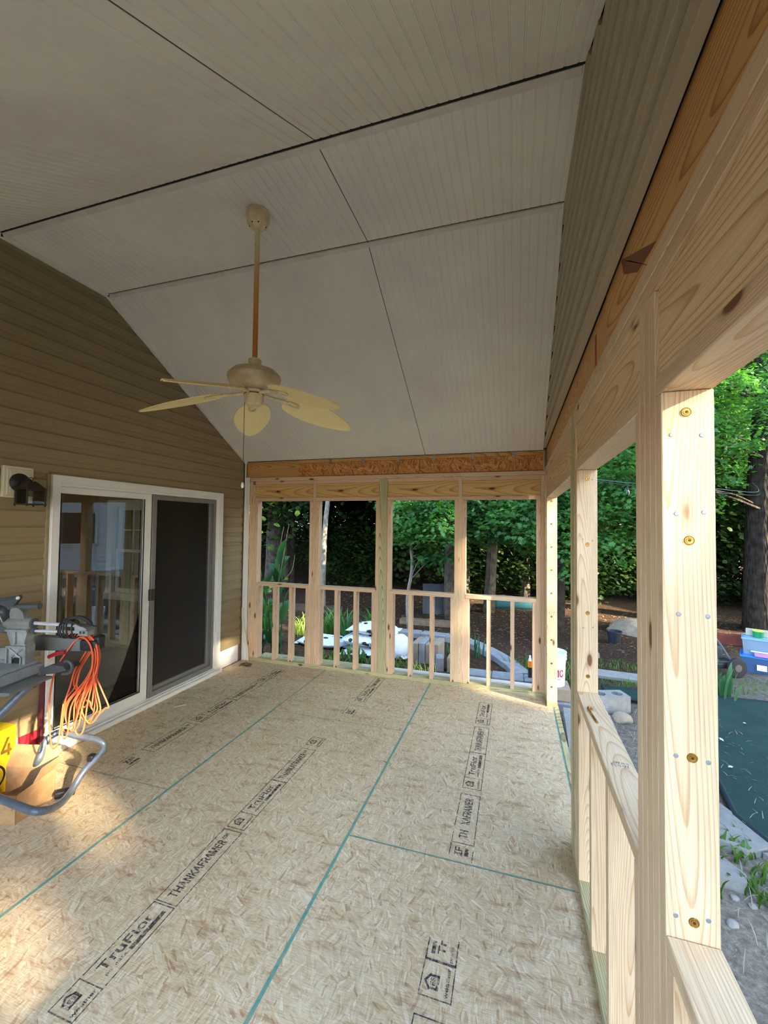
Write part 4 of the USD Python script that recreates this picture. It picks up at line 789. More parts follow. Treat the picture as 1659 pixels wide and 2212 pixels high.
# ---- mitre saw (local frame: x along the slide rails into the room, y along the base towards the far wall)
ALU = plain('cast_aluminium', lin(158, 158, 152), .5, metal=.35, var=.4, scale=16, bump=.15, bscale=90); ALD = plain('dusty_grey_casting', lin(128, 126, 118), .6, metal=.2, var=.3, scale=18)
CHROME = plain('chrome_rail', lin(226, 228, 230), .22, metal=.65); GREYP = plain('dark_grey_plastic', lin(74, 74, 74), .5, var=.2, scale=30); GUARD = plain('grey_guard_plastic', lin(150, 152, 150), .4)
ROTS = math.atan2(.212, .977)
saw = thing('miter_saw', 'sliding mitre saw with chrome rails and a black cord wound round them', 'saw', (-2.603, 1.678, .80), ROTS)
def SB(a, b, c=.004): return cbox(a, b, c)
part(saw, 'base_table', cat_(SB((-.40, -.46, .0), (.10, 0, .05), .008), SB((-.38, -.44, .05), (.075, -.02, .066), .006), SB((.02, -.44, -.012), (.09, -.03, .0), .004)), plain('saw_base_grey', lin(150, 152, 148), .45, metal=.2, var=.25, scale=12))
part(saw, 'fence', cat_(SB((-.02, -.44, .066), (.0, -.2, .12), .004), SB((.0, -.42, .066), (.03, -.40, .1), .003)), ALU)
part(saw, 'insert_wedge', prism([(-.07, 0), (-.05, .018), (0, .012), (.02, 0)], .05, axes4((-.12, -.0, .066), (1, 0, 0), (0, 0, 1), (0, -1, 0))), plain('pale_sawdust', lin(206, 200, 168), .9))
tower_poly = sg.Polygon([(-.055, .05), (.06, .05), (.062, .16), (.045, .175), (.06, .235), (.068, .25), (-.066, .25), (-.055, .215), (-.035, .165), (-.056, .15)])
hole = sg.Polygon([(-.022, .058), (.03, .058), (.03, .085), (.018, .098), (-.01, .098), (-.022, .085)])
part(saw, 'rear_support', cat_(prism(tower_poly - hole, .05, axes4((0, -.03, 0), (1, 0, 0), (0, 0, 1), (0, -1, 0))), *[SB(a, b, .002) for a, b in [((-.056, -.092, .05), (-.046, -.08, .16)), ((.05, -.092, .05), (.062, -.08, .165)), ((-.05, -.092, .15), (.06, -.08, .162)), ((-.06, -.094, .238), (.066, -.08, .25)), ((-.01, -.092, .17), (.0, -.08, .25)), ((-.055, -.096, .05), (.06, -.08, .058))]],
     tube([(-.05, -.084, .155), (.02, -.086, .105), (.03, -.084, .1)], [.005] * 3, 6), tube([(.056, -.084, .16), (-.02, -.086, .105)], [.005] * 2, 6), tube([(-.022, -.086, .10), (-.022, -.086, .055)], [.004] * 2, 6), tube([(.032, -.086, .10), (.032, -.086, .055)], [.004] * 2, 6)), ALU)
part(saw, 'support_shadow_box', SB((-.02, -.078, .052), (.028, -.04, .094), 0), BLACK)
part(saw, 'pivot_lug', cat_(X4(tc.cylinder(.055, .05, sections=28), axes4((-.085, -.05, .09), (1, 0, 0), (0, 0, 1), (0, -1, 0))), SB((-.13, -.08, .05), (-.05, -.03, .085), .006)), ALU, smooth=30)
part(saw, 'slide_housing', cat_(cyl((-.085, -.055, .279), (.072, -.055, .279), .029, 28), SB((-.07, -.084, .245), (.07, -.03, .28), .01)), ALD, smooth=30)
part(saw, 'rail_collar', cat_(cyl((.066, -.055, .279), (.08, -.055, .279), .026, 24), cyl((.05, -.055, .24), (.085, -.055, .238), .018, 20)), GREYP, smooth=40)
part(saw, 'slide_rail', cyl((.06, -.055, .281), (.385, -.055, .274), .0095, 20), CHROME, smooth=40); part(saw, 'slide_rail', cyl((.06, -.055, .238), (.37, -.055, .240), .0075, 20), CHROME, smooth=40)
part(saw, 'rail_end_cap', cat_(prism([(.335, .252), (.395, .245), (.405, .262), (.36, .288), (.335, .288)], .05, axes4((0, -.03, 0), (1, 0, 0), (0, 0, 1), (0, -1, 0))), SB((.36, -.084, .226), (.412, -.03, .256), .004)), ALU)
part(saw, 'end_cap_hole', cat_(*[X4(tc.cylinder(.006, .004, sections=14), axes4((x, -.0845, .246), (1, 0, 0), (0, 0, 1), (0, -1, 0))) for x in (.374, .394)]), BLACK)
q = []
for j, x in enumerate((.245, .262, .278, .292, .318)):
    for a in np.linspace(0, 2 * PI, 15)[:-1]: q.append((x + .006 * math.sin(a + j) + .012 * a / 6.3, -.055 + .036 * math.cos(a), .257 + (.046 + .004 * (j % 2)) * math.sin(a)))
q += [(.33, -.09, .30), (.30, -.085, .312), (.26, -.07, .307), (.30, -.06, .322), (.36, -.06, .318), (.40, -.07, .296), (.43, -.075, .285), (.465, -.08, .281)]
part(saw, 'power_cord', tube(spline(q, 3), .0042, 7), BLACK, smooth=True)
q = [(.285, -.08, .30), (.32, -.085, .32), (.36, -.075, .326), (.40, -.07, .308), (.425, -.075, .29), (.39, -.09, .285), (.35, -.095, .30), (.30, -.085, .298), (.27, -.08, .303)]
part(saw, 'cord_bundle', tube(spline(q, 5), np.interp(np.linspace(0, 1, 41), [0, .3, .6, 1], [.006, .011, .008, .005]), 8), plain('cord_sleeve', lin(40, 32, 26), .7), smooth=True)
# the head, mostly out of the frame on the left
part(saw, 'trunnion', cat_(SB((-.165, -.08, .225), (-.075, -.03, .285), .008), X4(tc.cylinder(.022, .035, sections=20), axes4((-.09, -.055, .279), (0, 1, 0), (0, 0, 1), (1, 0, 0)))), GREYP)
part(saw, 'trunnion_nut', cyl((-.112, -.06, .272), (-.083, -.06, .272), .013, 6), plain('pale_nut', lin(206, 200, 176), .4, metal=.4))
part(saw, 'motor_head', cat_(rbox((-.40, -.14, .24), (-.17, .02, .39), .03), rbox((-.21, -.10, .285), (-.07, -.02, .36), .018)), GREYP)
part(saw, 'gear_case_ribs', cat_(*[tube(spline([(-.20 + .03 * i, -.105, .30 + .01 * (i % 2)), (-.17 + .03 * i, -.112, .335), (-.13 + .022 * i, -.106, .33 - .01 * i), (-.15 + .03 * i, -.108, .295)], 5), .004, 6) for i in range(4)], *[X4(tc.torus(.010, .003, 16, 6), axes4((x, -.108, z), (1, 0, 0), (0, 0, 1), (0, -1, 0))) for x, z in ((-.14, .33), (-.165, .315), (-.205, .325))]), ALU, smooth=True)
part(saw, 'blade_guard', cat_(prism(sg.Point(0, 0).buffer(.125, 24).intersection(sg.Polygon([(-.2, -.03), (.13, .03), (.05, -.2), (-.2, -.2)])), .02, axes4((-.24, -.13, .265), (1, 0, 0), (0, 0, 1), (0, -1, 0))), prism([(-.17, .10), (-.10, .16), (-.085, .2), (-.13, .215), (-.2, .2)], .014, axes4((0, -.12, 0), (1, 0, 0), (0, 0, 1), (0, -1, 0)))), GUARD)
part(saw, 'carry_handle', cat_(tube([(-.40, -.05, .355), (-.20, -.06, .385), (-.02, -.06, .418)], [.012, .015, .013], 10), prism([(-.05, .355), (-.002, .42), (-.012, .432), (-.09, .41), (-.16, .385), (-.11, .375)], .02, axes4((0, -.05, 0), (1, 0, 0), (0, 0, 1), (0, -1, 0)))), plain('handle_dark_grey', lin(58, 60, 62), .45))
part(saw, 'handle_bolt', X4(lathe([(0, .006), (.007, .005), (.010, 0), (.010, -.004), (0, -.004)], 16), axes4((-.012, -.072, .417), (1, 0, 0), (0, 0, 1), (0, -1, 0))), CHROME, smooth=40)
part(saw, 'depth_rod', cat_(cyl((-.075, -.055, .362), (.105, -.055, .372), .0155, 18), cyl((.102, -.055, .372), (.1065, -.055, .372), .0165, 18)), GREYP, smooth=40)
part(saw, 'link_bracket', prism([(-.055, .30), (.03, .30), (.02, .34), (-.005, .36), (-.05, .368), (-.06, .33)], .03, axes4((0, -.04, 0), (1, 0, 0), (0, 0, 1), (0, -1, 0))), ALD)

# ---- folding stand under the saw
TUBEG = plain('hammered_grey_tube', lin(98, 106, 116), .38, metal=.35, var=.25, scale=26, bump=.15, bscale=160); STG = plain('stand_grey_steel', lin(112, 112, 106), .5, metal=.2, var=.15, scale=9)
std = thing('saw_stand', 'grey tubular folding stand carrying the mitre saw', 'tool stand', (-2.603, 1.678, 0), ROTS)
part(std, 'support_beam', cat_(prism([(0, -.035), (.36, -.028), (.37, .035), (0, .045)], .05, axes4((-.06, .14, .92), (1, 0, 0), (0, 0, 1), (0, -1, 0)))), STG)
part(std, 'beam_end', cat_(rbox((.235, .07, .895), (.335, .15, .96), .012), rbox((.30, .085, .93), (.345, .14, .98), .012)), BLACK)
part(std, 'mount_plate', prism([(-.22, .765), (.10, .770), (.19, .785), (.19, .797), (.05, .797), (-.22, .782)], .24, axes4((0, -.05, 0), (1, 0, 0), (0, 0, 1), (0, -1, 0))), STG)
part(std, 'roller_bracket', cat_(prism([(.12, .80), (.20, .81), (.27, .83), (.25, .85), (.18, .855), (.11, .83)], .10, axes4((0, .05, 0), (1, 0, 0), (0, 0, 1), (0, -1, 0))), tube(spline([(.22, -.02, .80), (.255, -.02, .805), (.275, -.02, .825), (.275, -.02, .85), (.255, -.02, .868), (.23, -.02, .865)], 5), .009, 8)), plain('bracket_grey', lin(66, 66, 64), .5))
part(std, 'release_handle', tube(spline([(.06, .06, .86), (.12, .06, .885), (.16, .06, .89)], 5), .011, 8), RED)
part(std, 'top_tube', tube(spline([(-.45, -.25, .68), (-.22, -.1, .695), (-.06, -.05, .745), (.05, -.05, .765), (.11, -.05, .765)], 8), .027, 16), TUBEG, smooth=True)
Rm = np.array([[.977, -.212, 0], [.212, .977, 0], [0, 0, 1]]); wl2 = lambda p: (np.array(p) - np.array([-2.603, 1.678, 0])) @ Rm
part(std, 'leg_tube', tube([(.09, -.06, .765), tuple(wl2((-2.95, 1.15, .03)))], [.021, .021], 16), TUBEG, smooth=True)
part(std, 'leg_bracket', cat_(prism([(.02, .70), (.10, .735), (.105, .79), (.05, .79)], .012, axes4((0, -.03, 0), (1, 0, 0), (0, 0, 1), (0, -1, 0))), X4(tc.cylinder(.012, .05, sections=14), axes4((.085, -.06, .755), (1, 0, 0), (0, 0, 1), (0, -1, 0)))), TUBEG)
loop = [(-2.773, 1.531, 0.2), (-2.582, 1.548, 0.18), (-2.387, 1.557, 0.16), (-2.321, 1.58, 0.15), (-2.387, 1.708, 0.085), (-2.493, 1.849, 0.045), (-2.508, 1.946, 0.12), (-2.456, 2.022, 0.21), (-2.479, 2.019, 0.27), (-2.621, 1.989, 0.29), (-2.736, 1.957, 0.31), (-2.771, 1.899, 0.28), (-2.745, 1.845, 0.2), (-2.813, 1.858, 0.12)]
part(std, 'foot_frame', tube(spline([tuple(wl2(p)) for p in loop], 5), .0195, 16), TUBEG, smooth=True)

for o, ax, ln in [((-2.565, 1.875, 0), .6, .05), ((-2.50, 1.985, .16), 0, .02)]:
    part(std, 'rubber_foot', X4(rbox((-ln, -.022, 0), (ln, .022, .04), .01), axes4(wl2(o), (math.cos(ax), math.sin(ax), 0), (-math.sin(ax), math.cos(ax), 0), (0, 0, 1))), BLACK)

# ---- orange extension cord looped over the stand
ORANGE = plain('orange_cord', lin(226, 96, 52), .5)
g = np.random.default_rng(11); q = []
top = np.array([.20, .10, .985])
for j in range(10):
    o = np.array([g.normal(0, .010), g.normal(0, .012), g.normal(0, .008)])
    low = (.46, .49, .41, .53, .44, .57, .43, .50, .47, .40)[j]; sp = (.02, .06, -.02, .10, -.06, .0, -.09, .04, -.04, -.075)[j]; wd = (.03, .045, .03, .05, .04, .03, .045, .05, .035, .018)[j]
    for x in [(.15, .11, .975), (.20, .10, .995), (.27, .085, .985), (.325, .08, .935), (.345, .075, .86), (.335, .075, .78), (.30 + sp * .5 + wd * .5, .08, .68), (.27 + sp + wd, .085, .58), (.26 + sp + wd * .8, .085, low + .04), (.255 + sp, .085, low), (.25 + sp - wd * .9, .09, low + .04), (.245 + sp * .8 - wd, .095, .60)] + ([(.29 + sp * .3, .095, .72), (.33, .095, .82), (.325, .10, .90), (.27, .105, .965)] if j % 3 else [(.18, .11, .68), (.20, .12, .78), (.24, .125, .85), (.28, .12, .92), (.22, .115, .965)]):
        q.append(np.array(x) + o)
q += [np.array(x) for x in [(.12, .05, .80), (.10, .03, .6), (.13, .02, .40), (.15, .02, .37), (.165, .03, .41), (.16, .06, .6)]]
ec = thing('extension_cord', 'orange extension cord hanging in long loops from the saw stand', 'cord', (-2.603, 1.678, 0), ROTS)
part(ec, 'cord', tube(spline(q, 4), .0044, 7), ORANGE, smooth=True)

# ---- cardboard box, yellow carton
CARD = plain('cardboard', lin(176, 140, 98), .8, var=.14, scale=16, col2=lin(156, 120, 82)); CARDI = plain('cardboard_inside', lin(150, 118, 84), .85)
bxx = thing('cardboard_box', 'open brown cardboard box on the floor inside the stand frame', 'box', (-2.757, 1.70, 0), math.radians(15))
bw, bd_, bh = .16, .13, .155
for a, b in [((-bw, -bd_, 0), (bw, -bd_ + .004, bh)), ((-bw, bd_ - .004, 0), (bw, bd_, bh)), ((-bw, -bd_, 0), (-bw + .004, bd_, bh)), ((bw - .004, -bd_, 0), (bw, bd_, bh)), ((-bw, -bd_, .0005), (bw, bd_, .004))]: part(bxx, 'panel', cbox(a, b, .001), CARD)
def flap(o, along, out, L, W, name='flap'): return part(bxx, name, prism([(0, 0), (L, 0), (L - .008, W), (.006, W)], .004, axes4(o, along, np.array(out) / np.linalg.norm(out), np.cross(along, np.array(out) / np.linalg.norm(out)))), CARD)
flap((-bw, bd_ - .002, bh), (1, 0, 0), (0, .45, 1), .32, .12); flap((bw - .002, bd_, bh), (0, -1, 0), (.5, 0, 1), .15, .09); flap((-bw + .002, -bd_, bh), (0, 1, 0), (-.8, 0, 1), .26, .10); flap((bw, -bd_ + .002, bh), (-1, 0, 0), (0, -.25, -1), .31, .07)
part(bxx, 'tape', cbox((-.03, -.1325, .02), (-.0, -.1302, .15), 0), plain('clear_tape', lin(196, 170, 128), .3))
part(bxx, 'lining', cbox((-.15, -.12, .005), (.15, .12, .012), 0), CARDI)
YEL = plain('yellow_carton', lin(244, 206, 24), .45)
yb = thing('yellow_carton', 'yellow cardboard carton standing against the house wall', 'box', (-2.935, 1.835, 0), math.radians(4))
part(yb, 'carton', cbox((-.19, -.42, 0), (0, 0, .385), .003), YEL)
part(yb, 'printed_four', X4(flat_text('4', .11, .06), axes4((.0008, -.085, .22), (0, 1, 0), (0, 0, 1), (1, 0, 0))), plain('brown_print', lin(120, 80, 10), .6))
part(yb, 'printed_badge', X4(prism(sg.Point(0, 0).buffer(.075, 24) - sg.Point(0, 0).buffer(.064, 24), .0006), axes4((.0003, -.13, .12), (0, 1, 0), (0, 0, 1), (1, 0, 0))), BLACK)
part(yb, 'printed_words', X4(flat_text('saw', .03, .09), axes4((.0006, -.175, .105), (0, 1, 0), (0, 0, 1), (1, 0, 0))), BLACK)

# ---- loose screw on the rail, printed grade stamp
ls = thing('loose_screw', 'long yellow screw lying on the side rail', 'screw', (.296, 1.955, .8795))
part(ls, 'shank', cyl((0, 0, 0), (.012, -.115, -.0022), .0030, 10), BRASS, smooth=40)
part(ls, 'thread', tube([(0.003 + .009 * t + .0034 * math.cos(t * 90), -.035 - .08 * t, -.0008 - .0012 * t + .0034 * math.sin(t * 90)) for t in np.linspace(0, 1, 160)], .0008, 4), BRASS)
part(ls, 'head', X4(lathe([(0, .004), (.0075, .003), (.0085, 0), (.003, -.006), (0, -.006)], 18), axes4((0, .003, .0035), (1, 0, 0), (0, 0, 1), (0, 1, 0))), BRASS, smooth=40)
M = axes4((.350, 1.545, .8748), (-1, .12, 0), (-.12, -1, 0), (0, 0, 1))
part(wr, 'grade_stamp', cat_(X4(flat_text('TE-NO.2', .016, .052), M), X4(flat_text('SM07', .009, .022, False), M @ axes4((0, -.014, 0), (1, 0, 0), (0, 1, 0), (0, 0, 1))), X4(flat_text('DRY', .009, .018, False), M @ axes4((.026, -.014, 0), (1, 0, 0), (0, 1, 0), (0, 0, 1)))), INK)
part(wr, 'grade_stamp', X4(flat_text('NO.2', .016, .045), axes4((.312, 2.1695, .70), (0, 0, -1), (1, 0, 0), (0, -1, 0))), INK)
wc = thing('wood_chip', 'pale wood splinter on the floor in front of the sliding door', 'wood scrap', (-2.86, 3.09, .004), .9)
part(wc, 'splinter', cbox((-.05, -.006, -.003), (.05, .006, .003), .001), SP[0])
for nm, lb, cat, p, kind in [('shaving', 'curl of debris on the floor by the back left corner', 'debris', (-3.0, 4.22, .0), 0)]:
    sh = thing(nm, lb, cat, p)
    g = np.random.default_rng(3)
    part(sh, 'scraps', cat_(*[tube(spline([(g.uniform(-.06, .12), g.uniform(-.08, .05), .004), (g.uniform(-.06, .12), g.uniform(-.08, .05), g.uniform(.004, .02)), (g.uniform(-.06, .12), g.uniform(-.08, .05), .005)], 5), .003, 5) for _ in range(9)]), plain('scrap_brown', lin(92, 76, 58), .8), kind='stuff')

# ================================================================ THINGS IN THE YARD
def gz(x, y): return float(ground_z(x, y))
CONC = plain('concrete_paver', lin(150, 147, 140), .85, var=.2, scale=14, bump=.3, bscale=120); CONCB = plain('tan_paver', lin(158, 142, 122), .85, var=.18, scale=12, bump=.3, bscale=120); CONCG = plain('grey_edging', lin(146, 148, 150), .85, var=.25, scale=9, bump=.3, bscale=90)
# white trim strips on the ledge outside the back wall
lg = thing('trim_6', 'pale ledger boards outside the foot of the back wall', kind='structure')
board(lg, 'ledger_board', (-3.1, .38), (4.503, 4.80), (-.07, -.032), PT[0])
ps = thing('vinyl_strip', 'long white vinyl corner strip lying along the foot of the back wall', 'trim strip', (-1.72, 4.605, -.0315))
part(ps, 'strip', prism([(0, 0), (.15, 0), (.15, .012), (.11, .012), (.105, .03), (.075, .03), (.07, .012), (.012, .012), (.008, .038), (0, .038)], 1.98, axes4((0, 0, 0), (0, 1, 0), (0, 0, 1), (1, 0, 0))), VINYL)
# garden border of concrete blocks
gb = thing('garden_border', 'curving concrete border of the garden bed behind the back wall', 'garden border', (0, 0, 0))
path = [(-2.3, 7.55), (-1.62, 7.56), (-1.12, 7.50), (-.74, 7.30), (-.44, 6.95), (-.22, 6.62), (-.04, 6.28), (.10, 5.92)]
for (ax, ay), (bx_, by_) in zip(path[:-1], path[1:]):
    d = np.array([bx_ - ax, by_ - ay]); L = np.linalg.norm(d); an = math.atan2(d[1], d[0])
    m = cbox((.004, -.11, 0), (L - .004, .11, .20), .012); m.apply_transform(rotm(math.degrees(an), (0, 0, 1))); part(gb, 'border_block', T(m, (ax, ay, -.49)), CONCG)
for k_ in range(3): part(gb, 'border_block', cbox((-.70 + .405 * k_, 5.66, -.50), (-.30 + .405 * k_, 5.90, -.30), .012), CONCG)
part(gb, 'border_block', cbox((-.48, 5.50, -.50), (-.08, 5.655, -.33), .02), CONCB)
# retaining blocks under the bucket
for k_, (lb, a, b) in enumerate([('lowest grey retaining block right of the corner post', (.18, 5.16, -.50), (.62, 5.50, -.34)), ('grey retaining block next to the lowest one right of the corner post', (.63, 5.20, -.50), (.98, 5.52, -.33)), ('tan retaining block directly under the white bucket', (.22, 5.20, -.338), (.60, 5.50, -.19))]):
    t = thing('retaining_block', lb, 'concrete block', a); part(t, 'block', cbox((0, 0, 0), np.array(b) - np.array(a), .012), CONCG if k_ < 2 else CONCB)
bkt = thing('bucket', 'white plastic bucket with red lettering behind the right corner post', 'bucket', (.425, 5.34, -.19))
WHT = plain('white_plastic', lin(232, 236, 240), .35)
part(bkt, 'pail', lathe([(0, 0), (.122, 0), (.126, .004), (.140, .30), (.150, .30), (.150, .312), (.142, .316), (.143, .335), (.151, .337), (.151, .349), (.144, .352), (.146, .372), (.152, .376), (.150, .382), (.142, .378), (.136, .30), (.118, .008), (0, .008)], 56), WHT, smooth=35)
bt = []
def wrap(m, r0, a0, z0):
    m = m.subdivide().copy(); v = m.vertices.copy(); a = a0 + v[:, 0] / r0; rr = r0 + v[:, 2]; m.vertices = np.c_[rr * np.cos(a), rr * np.sin(a), z0 + v[:, 1]]; return m
part(bkt, 'red_lettering', wrap(cat_(*[T(prism([(0, 0), (.012, 0), (.038, .075 - .0), (.026, .08)], .001), (x, 0, 0)) for x in (0, .022)], T(prism([(0, 0), (.012, 0), (.014, .08), (.0, .085)], .001), (.058, 0, 0)), T(flat_text('C', .085, .05), (.078, 0, 0))), .1345, -PI / 2 - .12, .115), plain('bucket_red', lin(206, 24, 40), .5))
part(bkt, 'small_lettering', wrap(flat_text('Hardware', .012, .09, False), .1335, -PI / 2 - .1, .088), plain('bucket_grey_ink', lin(110, 110, 120), .5))
part(bkt, 'handle', tube(spline([(-.152, 0, .33), (-.13, .09, .30), (0, .155, .27), (.13, .09, .30), (.152, 0, .33)], 6), .002, 6), STEEL)
ck = thing('caulk_tube', 'orange and black tube standing on the garden border beside the white bucket', 'tube', (.185, 5.79, -.30))
part(ck, 'tube', lathe([(0, 0), (.026, 0), (.026, .13), (0, .13)], 24), BLACK); part(ck, 'label_band', lathe([(.0, .13), (.027, .13), (.027, .21), (0, .21)], 24), plain('tube_orange', lin(240, 128, 30), .4)); part(ck, 'cap', lathe([(0, .21), (.022, .21), (.018, .225), (.012, .26), (.014, .268), (.008, .28), (0, .281)], 20), WHT, smooth=40)
# standing pavers and loose ones
for k_ in range(4):
    lbs = ['leftmost of the four concrete pavers standing on edge', 'second from left of the four concrete pavers standing on edge', 'third from left of the four concrete pavers standing on edge', 'rightmost of the four concrete pavers standing on edge']
    t = thing('paver', lbs[k_], 'paver', (-1.47 + .102 * k_, 6.14, gz(-1.3, 6.2) - .01), math.radians(-4)); part(t, 'slab', cbox((0, 0, 0), (.096, .40, .295 + .01 * (k_ % 2)), .008), CONCG if k_ == 1 else CONCB)
t = thing('edging_block', 'upright bluish block in front of the standing pavers', 'concrete block', (-1.04, 5.86, gz(-1, 5.9) - .01), .25); part(t, 'block', cbox((0, 0, 0), (.10, .2, .2), .01), CONCG)
t = thing('edging_block', 'wider tan block right of the upright bluish block', 'concrete block', (-.90, 5.86, gz(-.8, 5.9) - .01)); part(t, 'block', cbox((0, 0, 0), (.22, .2, .21), .01), CONCB)
# bags
BAG = mk('printed_bag', {'tc': ('texture_coordinate', {}), 'm': ('mapping', {'scale': (6, 6, 8)}), 'v': ('voronoi_texture', {'scale': 1.0}), 'n': ('noise_texture', {'scale': 9.0, 'detail': 3.0}), 'a': ('math', {'math_type': 'multiply_add', 'value2': .35, 'value3': -.17}), 'b': ('math', {'math_type': 'add'}), 'r': ('rgb_ramp', {'ramp': [(.0, lin(18, 18, 22)), (.24, lin(18, 18, 22)), (.255, lin(226, 232, 240)), (1, lin(226, 232, 240))]}), 'p': ('principled_bsdf', {'roughness': .3}),
                         'bn': ('noise_texture', {'scale': 16.0, 'detail': 4.0}), 'bu': ('bump', {'strength': .5, 'distance': .02})},
         [('tc.object', 'm.vector'), ('m.vector', 'v.vector'), ('tc.object', 'n.vector'), ('n.fac', 'a.value1'), ('v.distance', 'b.value1'), ('a.value', 'b.value2'), ('b.value', 'r.fac'), ('r.color', 'p.base_color'), ('tc.object', 'bn.vector'), ('bn.fac', 'bu.height'), ('bu.normal', 'p.normal')])
BAGW = plain('plain_white_bag', lin(224, 230, 238), .35, bump=.5, bscale=18)
BINK = plain('bag_ink', lin(40, 52, 84), .5)
def pillow(a, b, c, seed, n=40, p=3.2):
    m = tc.icosphere(4, 1.0); v = m.vertices; s = (np.abs(v[:, 0]) ** p + np.abs(v[:, 1]) ** p + np.abs(v[:, 2]) ** 2.0) ** (-1 / p)
    v = v * s[:, None]; v[:, 2] *= (1 - .55 * np.abs(v[:, 0]) ** 4) * (1 - .4 * np.abs(v[:, 1]) ** 4)
    v = v * np.array([a, b, c]); v += (meshkit.fbm(v * 9 + seed, 3, 2)[:, None] - .5) * .045 * np.array([.5, .5, 1]); v[:, 2] -= v[:, 2].min(); m.vertices = v; return m
def bag(label, loc, rot, dims, seed, words=True, mat=BAG, tilt=0):
    M = axes4(loc, (math.cos(rot), math.sin(rot), 0), (-math.sin(rot), math.cos(rot), 0), (0, 0, 1)) @ rotm(tilt, (0, 1, 0))
    t = thing('soil_bag', label, 'bag', mat4=M)
    m = pillow(*dims, seed); part(t, 'sack', m, mat, smooth=True)
    for sm_ in (cbox((-dims[0] - .03, -dims[1] * .8, dims[2] * .86), (-dims[0] + .06, dims[1] * .8, dims[2] * .90), .001), cbox((dims[0] - .06, -dims[1] * .8, dims[2] * .86), (dims[0] + .03, dims[1] * .8, dims[2] * .90), .001)): part(t, 'seam', sm_, mat)
    if words:
        w = flat_text("Pete's Cow", .05, .30, True).subdivide().subdivide(); v = w.vertices; o, _, _ = m.ray.intersects_location(np.c_[v[:, 0] - .05, np.full(len(v), -2.0), dims[2] * .75 + v[:, 1]], np.tile([0, 1.0, 0], (len(v), 1)), multiple_hits=False) if False else (None, None, None)
        from scipy.spatial import cKDTree
        kt = cKDTree(m.vertices[:, [0, 2]][m.vertices[:, 1] < 0]); yy = m.vertices[:, 1][m.vertices[:, 1] < 0]
        dd, ii = kt.query(np.c_[v[:, 0] - .05, dims[2] * .78 + v[:, 1]], k=4); y = yy[ii].mean(1) - .012
        w.vertices = np.c_[v[:, 0] - .05, y - v[:, 2], dims[2] * .78 + v[:, 1]]; part(t, 'lettering', w, BINK)
    return t
z0 = gz(-2.2, 6.6) - .03
bag('white spotted soil bag lying alone at the left of the bag pile', (-3.08, 6.55, gz(-3.1, 6.5) - .03), .06, (.46, .26, .085), 1, words=False)
bag('lowest white spotted soil bag, half hidden in weeds under the stack', (-2.22, 6.42, z0 - .05), .05, (.42, .27, .08), 2)
bag('middle white spotted soil bag of the stack', (-2.26, 6.50, z0 + .105), .07, (.44, .27, .095), 3)
bag('topmost white spotted soil bag of the stack', (-2.20, 6.56, z0 + .285), .04, (.40, .26, .085), 4)
bag('crumpled torn white bag hanging down at the right end of the stack', (-1.74, 6.34, z0 + .05), -.5, (.22, .20, .16), 5, words=False, mat=BAGW, tilt=22)
# plants
CANL = leaf_mat('canna_leaf', lin(44, 92, 52), lin(84, 138, 78), .25, .5); LILY = leaf_mat('lily_leaf', lin(44, 92, 42), lin(92, 146, 66), .3, .5); LILYY = leaf_mat('yellow_green_leaf', lin(150, 170, 60), lin(206, 214, 110), .4, .5); IRISL = leaf_mat('iris_leaf', lin(56, 100, 72), lin(112, 152, 112), .25, .5); WEED = leaf_mat('weed_leaf', lin(54, 92, 36), lin(104, 138, 58), .3)
def blade_leaf(base, a, L, W, bend, fold=.25, n=9, droop=0.0):
    d = np.array([math.cos(a), math.sin(a), 0]); s = np.array([-math.sin(a), math.cos(a), 0]); t = np.linspace(0, 1, n); ang = bend * t + droop * t * t
    pts = np.cumsum(np.vstack([[0, 0, 0], (L / (n - 1)) * (np.cos(ang)[1:, None] * np.array([0, 0, 1]) + np.sin(ang)[1:, None] * d)]), 0) + np.array(base)
    w = W * np.sin(PI * np.clip(.12 + .88 * t, 0, 1)) ** .7; w[-1] = .001
    return grid_mesh(np.stack([pts - s * w[:, None] + d * fold * w[:, None], pts, pts + s * w[:, None] + d * fold * w[:, None]], 1))
def clump(name, label, cat, loc, n, L, W, mat, seed, spread=.05, bend=(.5, 1.7), group=None):
    g = np.random.default_rng(seed); t = thing(name, label, cat, (loc[0], loc[1], gz(*loc) - .01 if len(loc) < 3 else loc[2]), group=group)
    part(t, 'leaves', cat_(*[blade_leaf((g.normal(0, spread), g.normal(0, spread), 0), g.uniform(0, 2 * PI), L * g.uniform(.6, 1.1), W * g.uniform(.7, 1.2), g.uniform(*bend) * .5, droop=g.uniform(*bend) * .6) for _ in range(n)]), mat, smooth=True, kind='stuff')
    return t
cn = thing('canna', 'tall broad-leaved canna just outside the leftmost back opening', 'plant', (-3.30, 5.25, gz(-3.3, 5.25)))
g = np.random.default_rng(8)
for j, (x, h, ln) in enumerate([(0, 1.62, .12), (-.14, 1.3, -.04), (.12, 1.2, .08), (.02, .95, -.1)]):
    part(cn, 'stem', tube(spline([(x, 0, 0), (x + ln * .4, .02, h * .5), (x + ln, .0, h)], 6), np.linspace(.013, .006, 13), 7), CANL, smooth=True)
    for i in range(5):
        z = h * (.22 + .18 * i); part(cn, 'leaf', blade_leaf((x + ln * z / h, 0, z), g.uniform(0, 2 * PI), g.uniform(.34, .5), g.uniform(.055, .085), g.uniform(.5, 1.1), droop=g.uniform(.2, .9), fold=.3), CANL, smooth=True)
part(cn, 'leaf', blade_leaf((.10, 0, 1.25), -.6, .46, .085, .12, fold=.45), CANL, smooth=True); part(cn, 'leaf', blade_leaf((.10, 0, 1.42), 1.2, .30, .10, .7, fold=.3, droop=1.2), CANL, smooth=True)
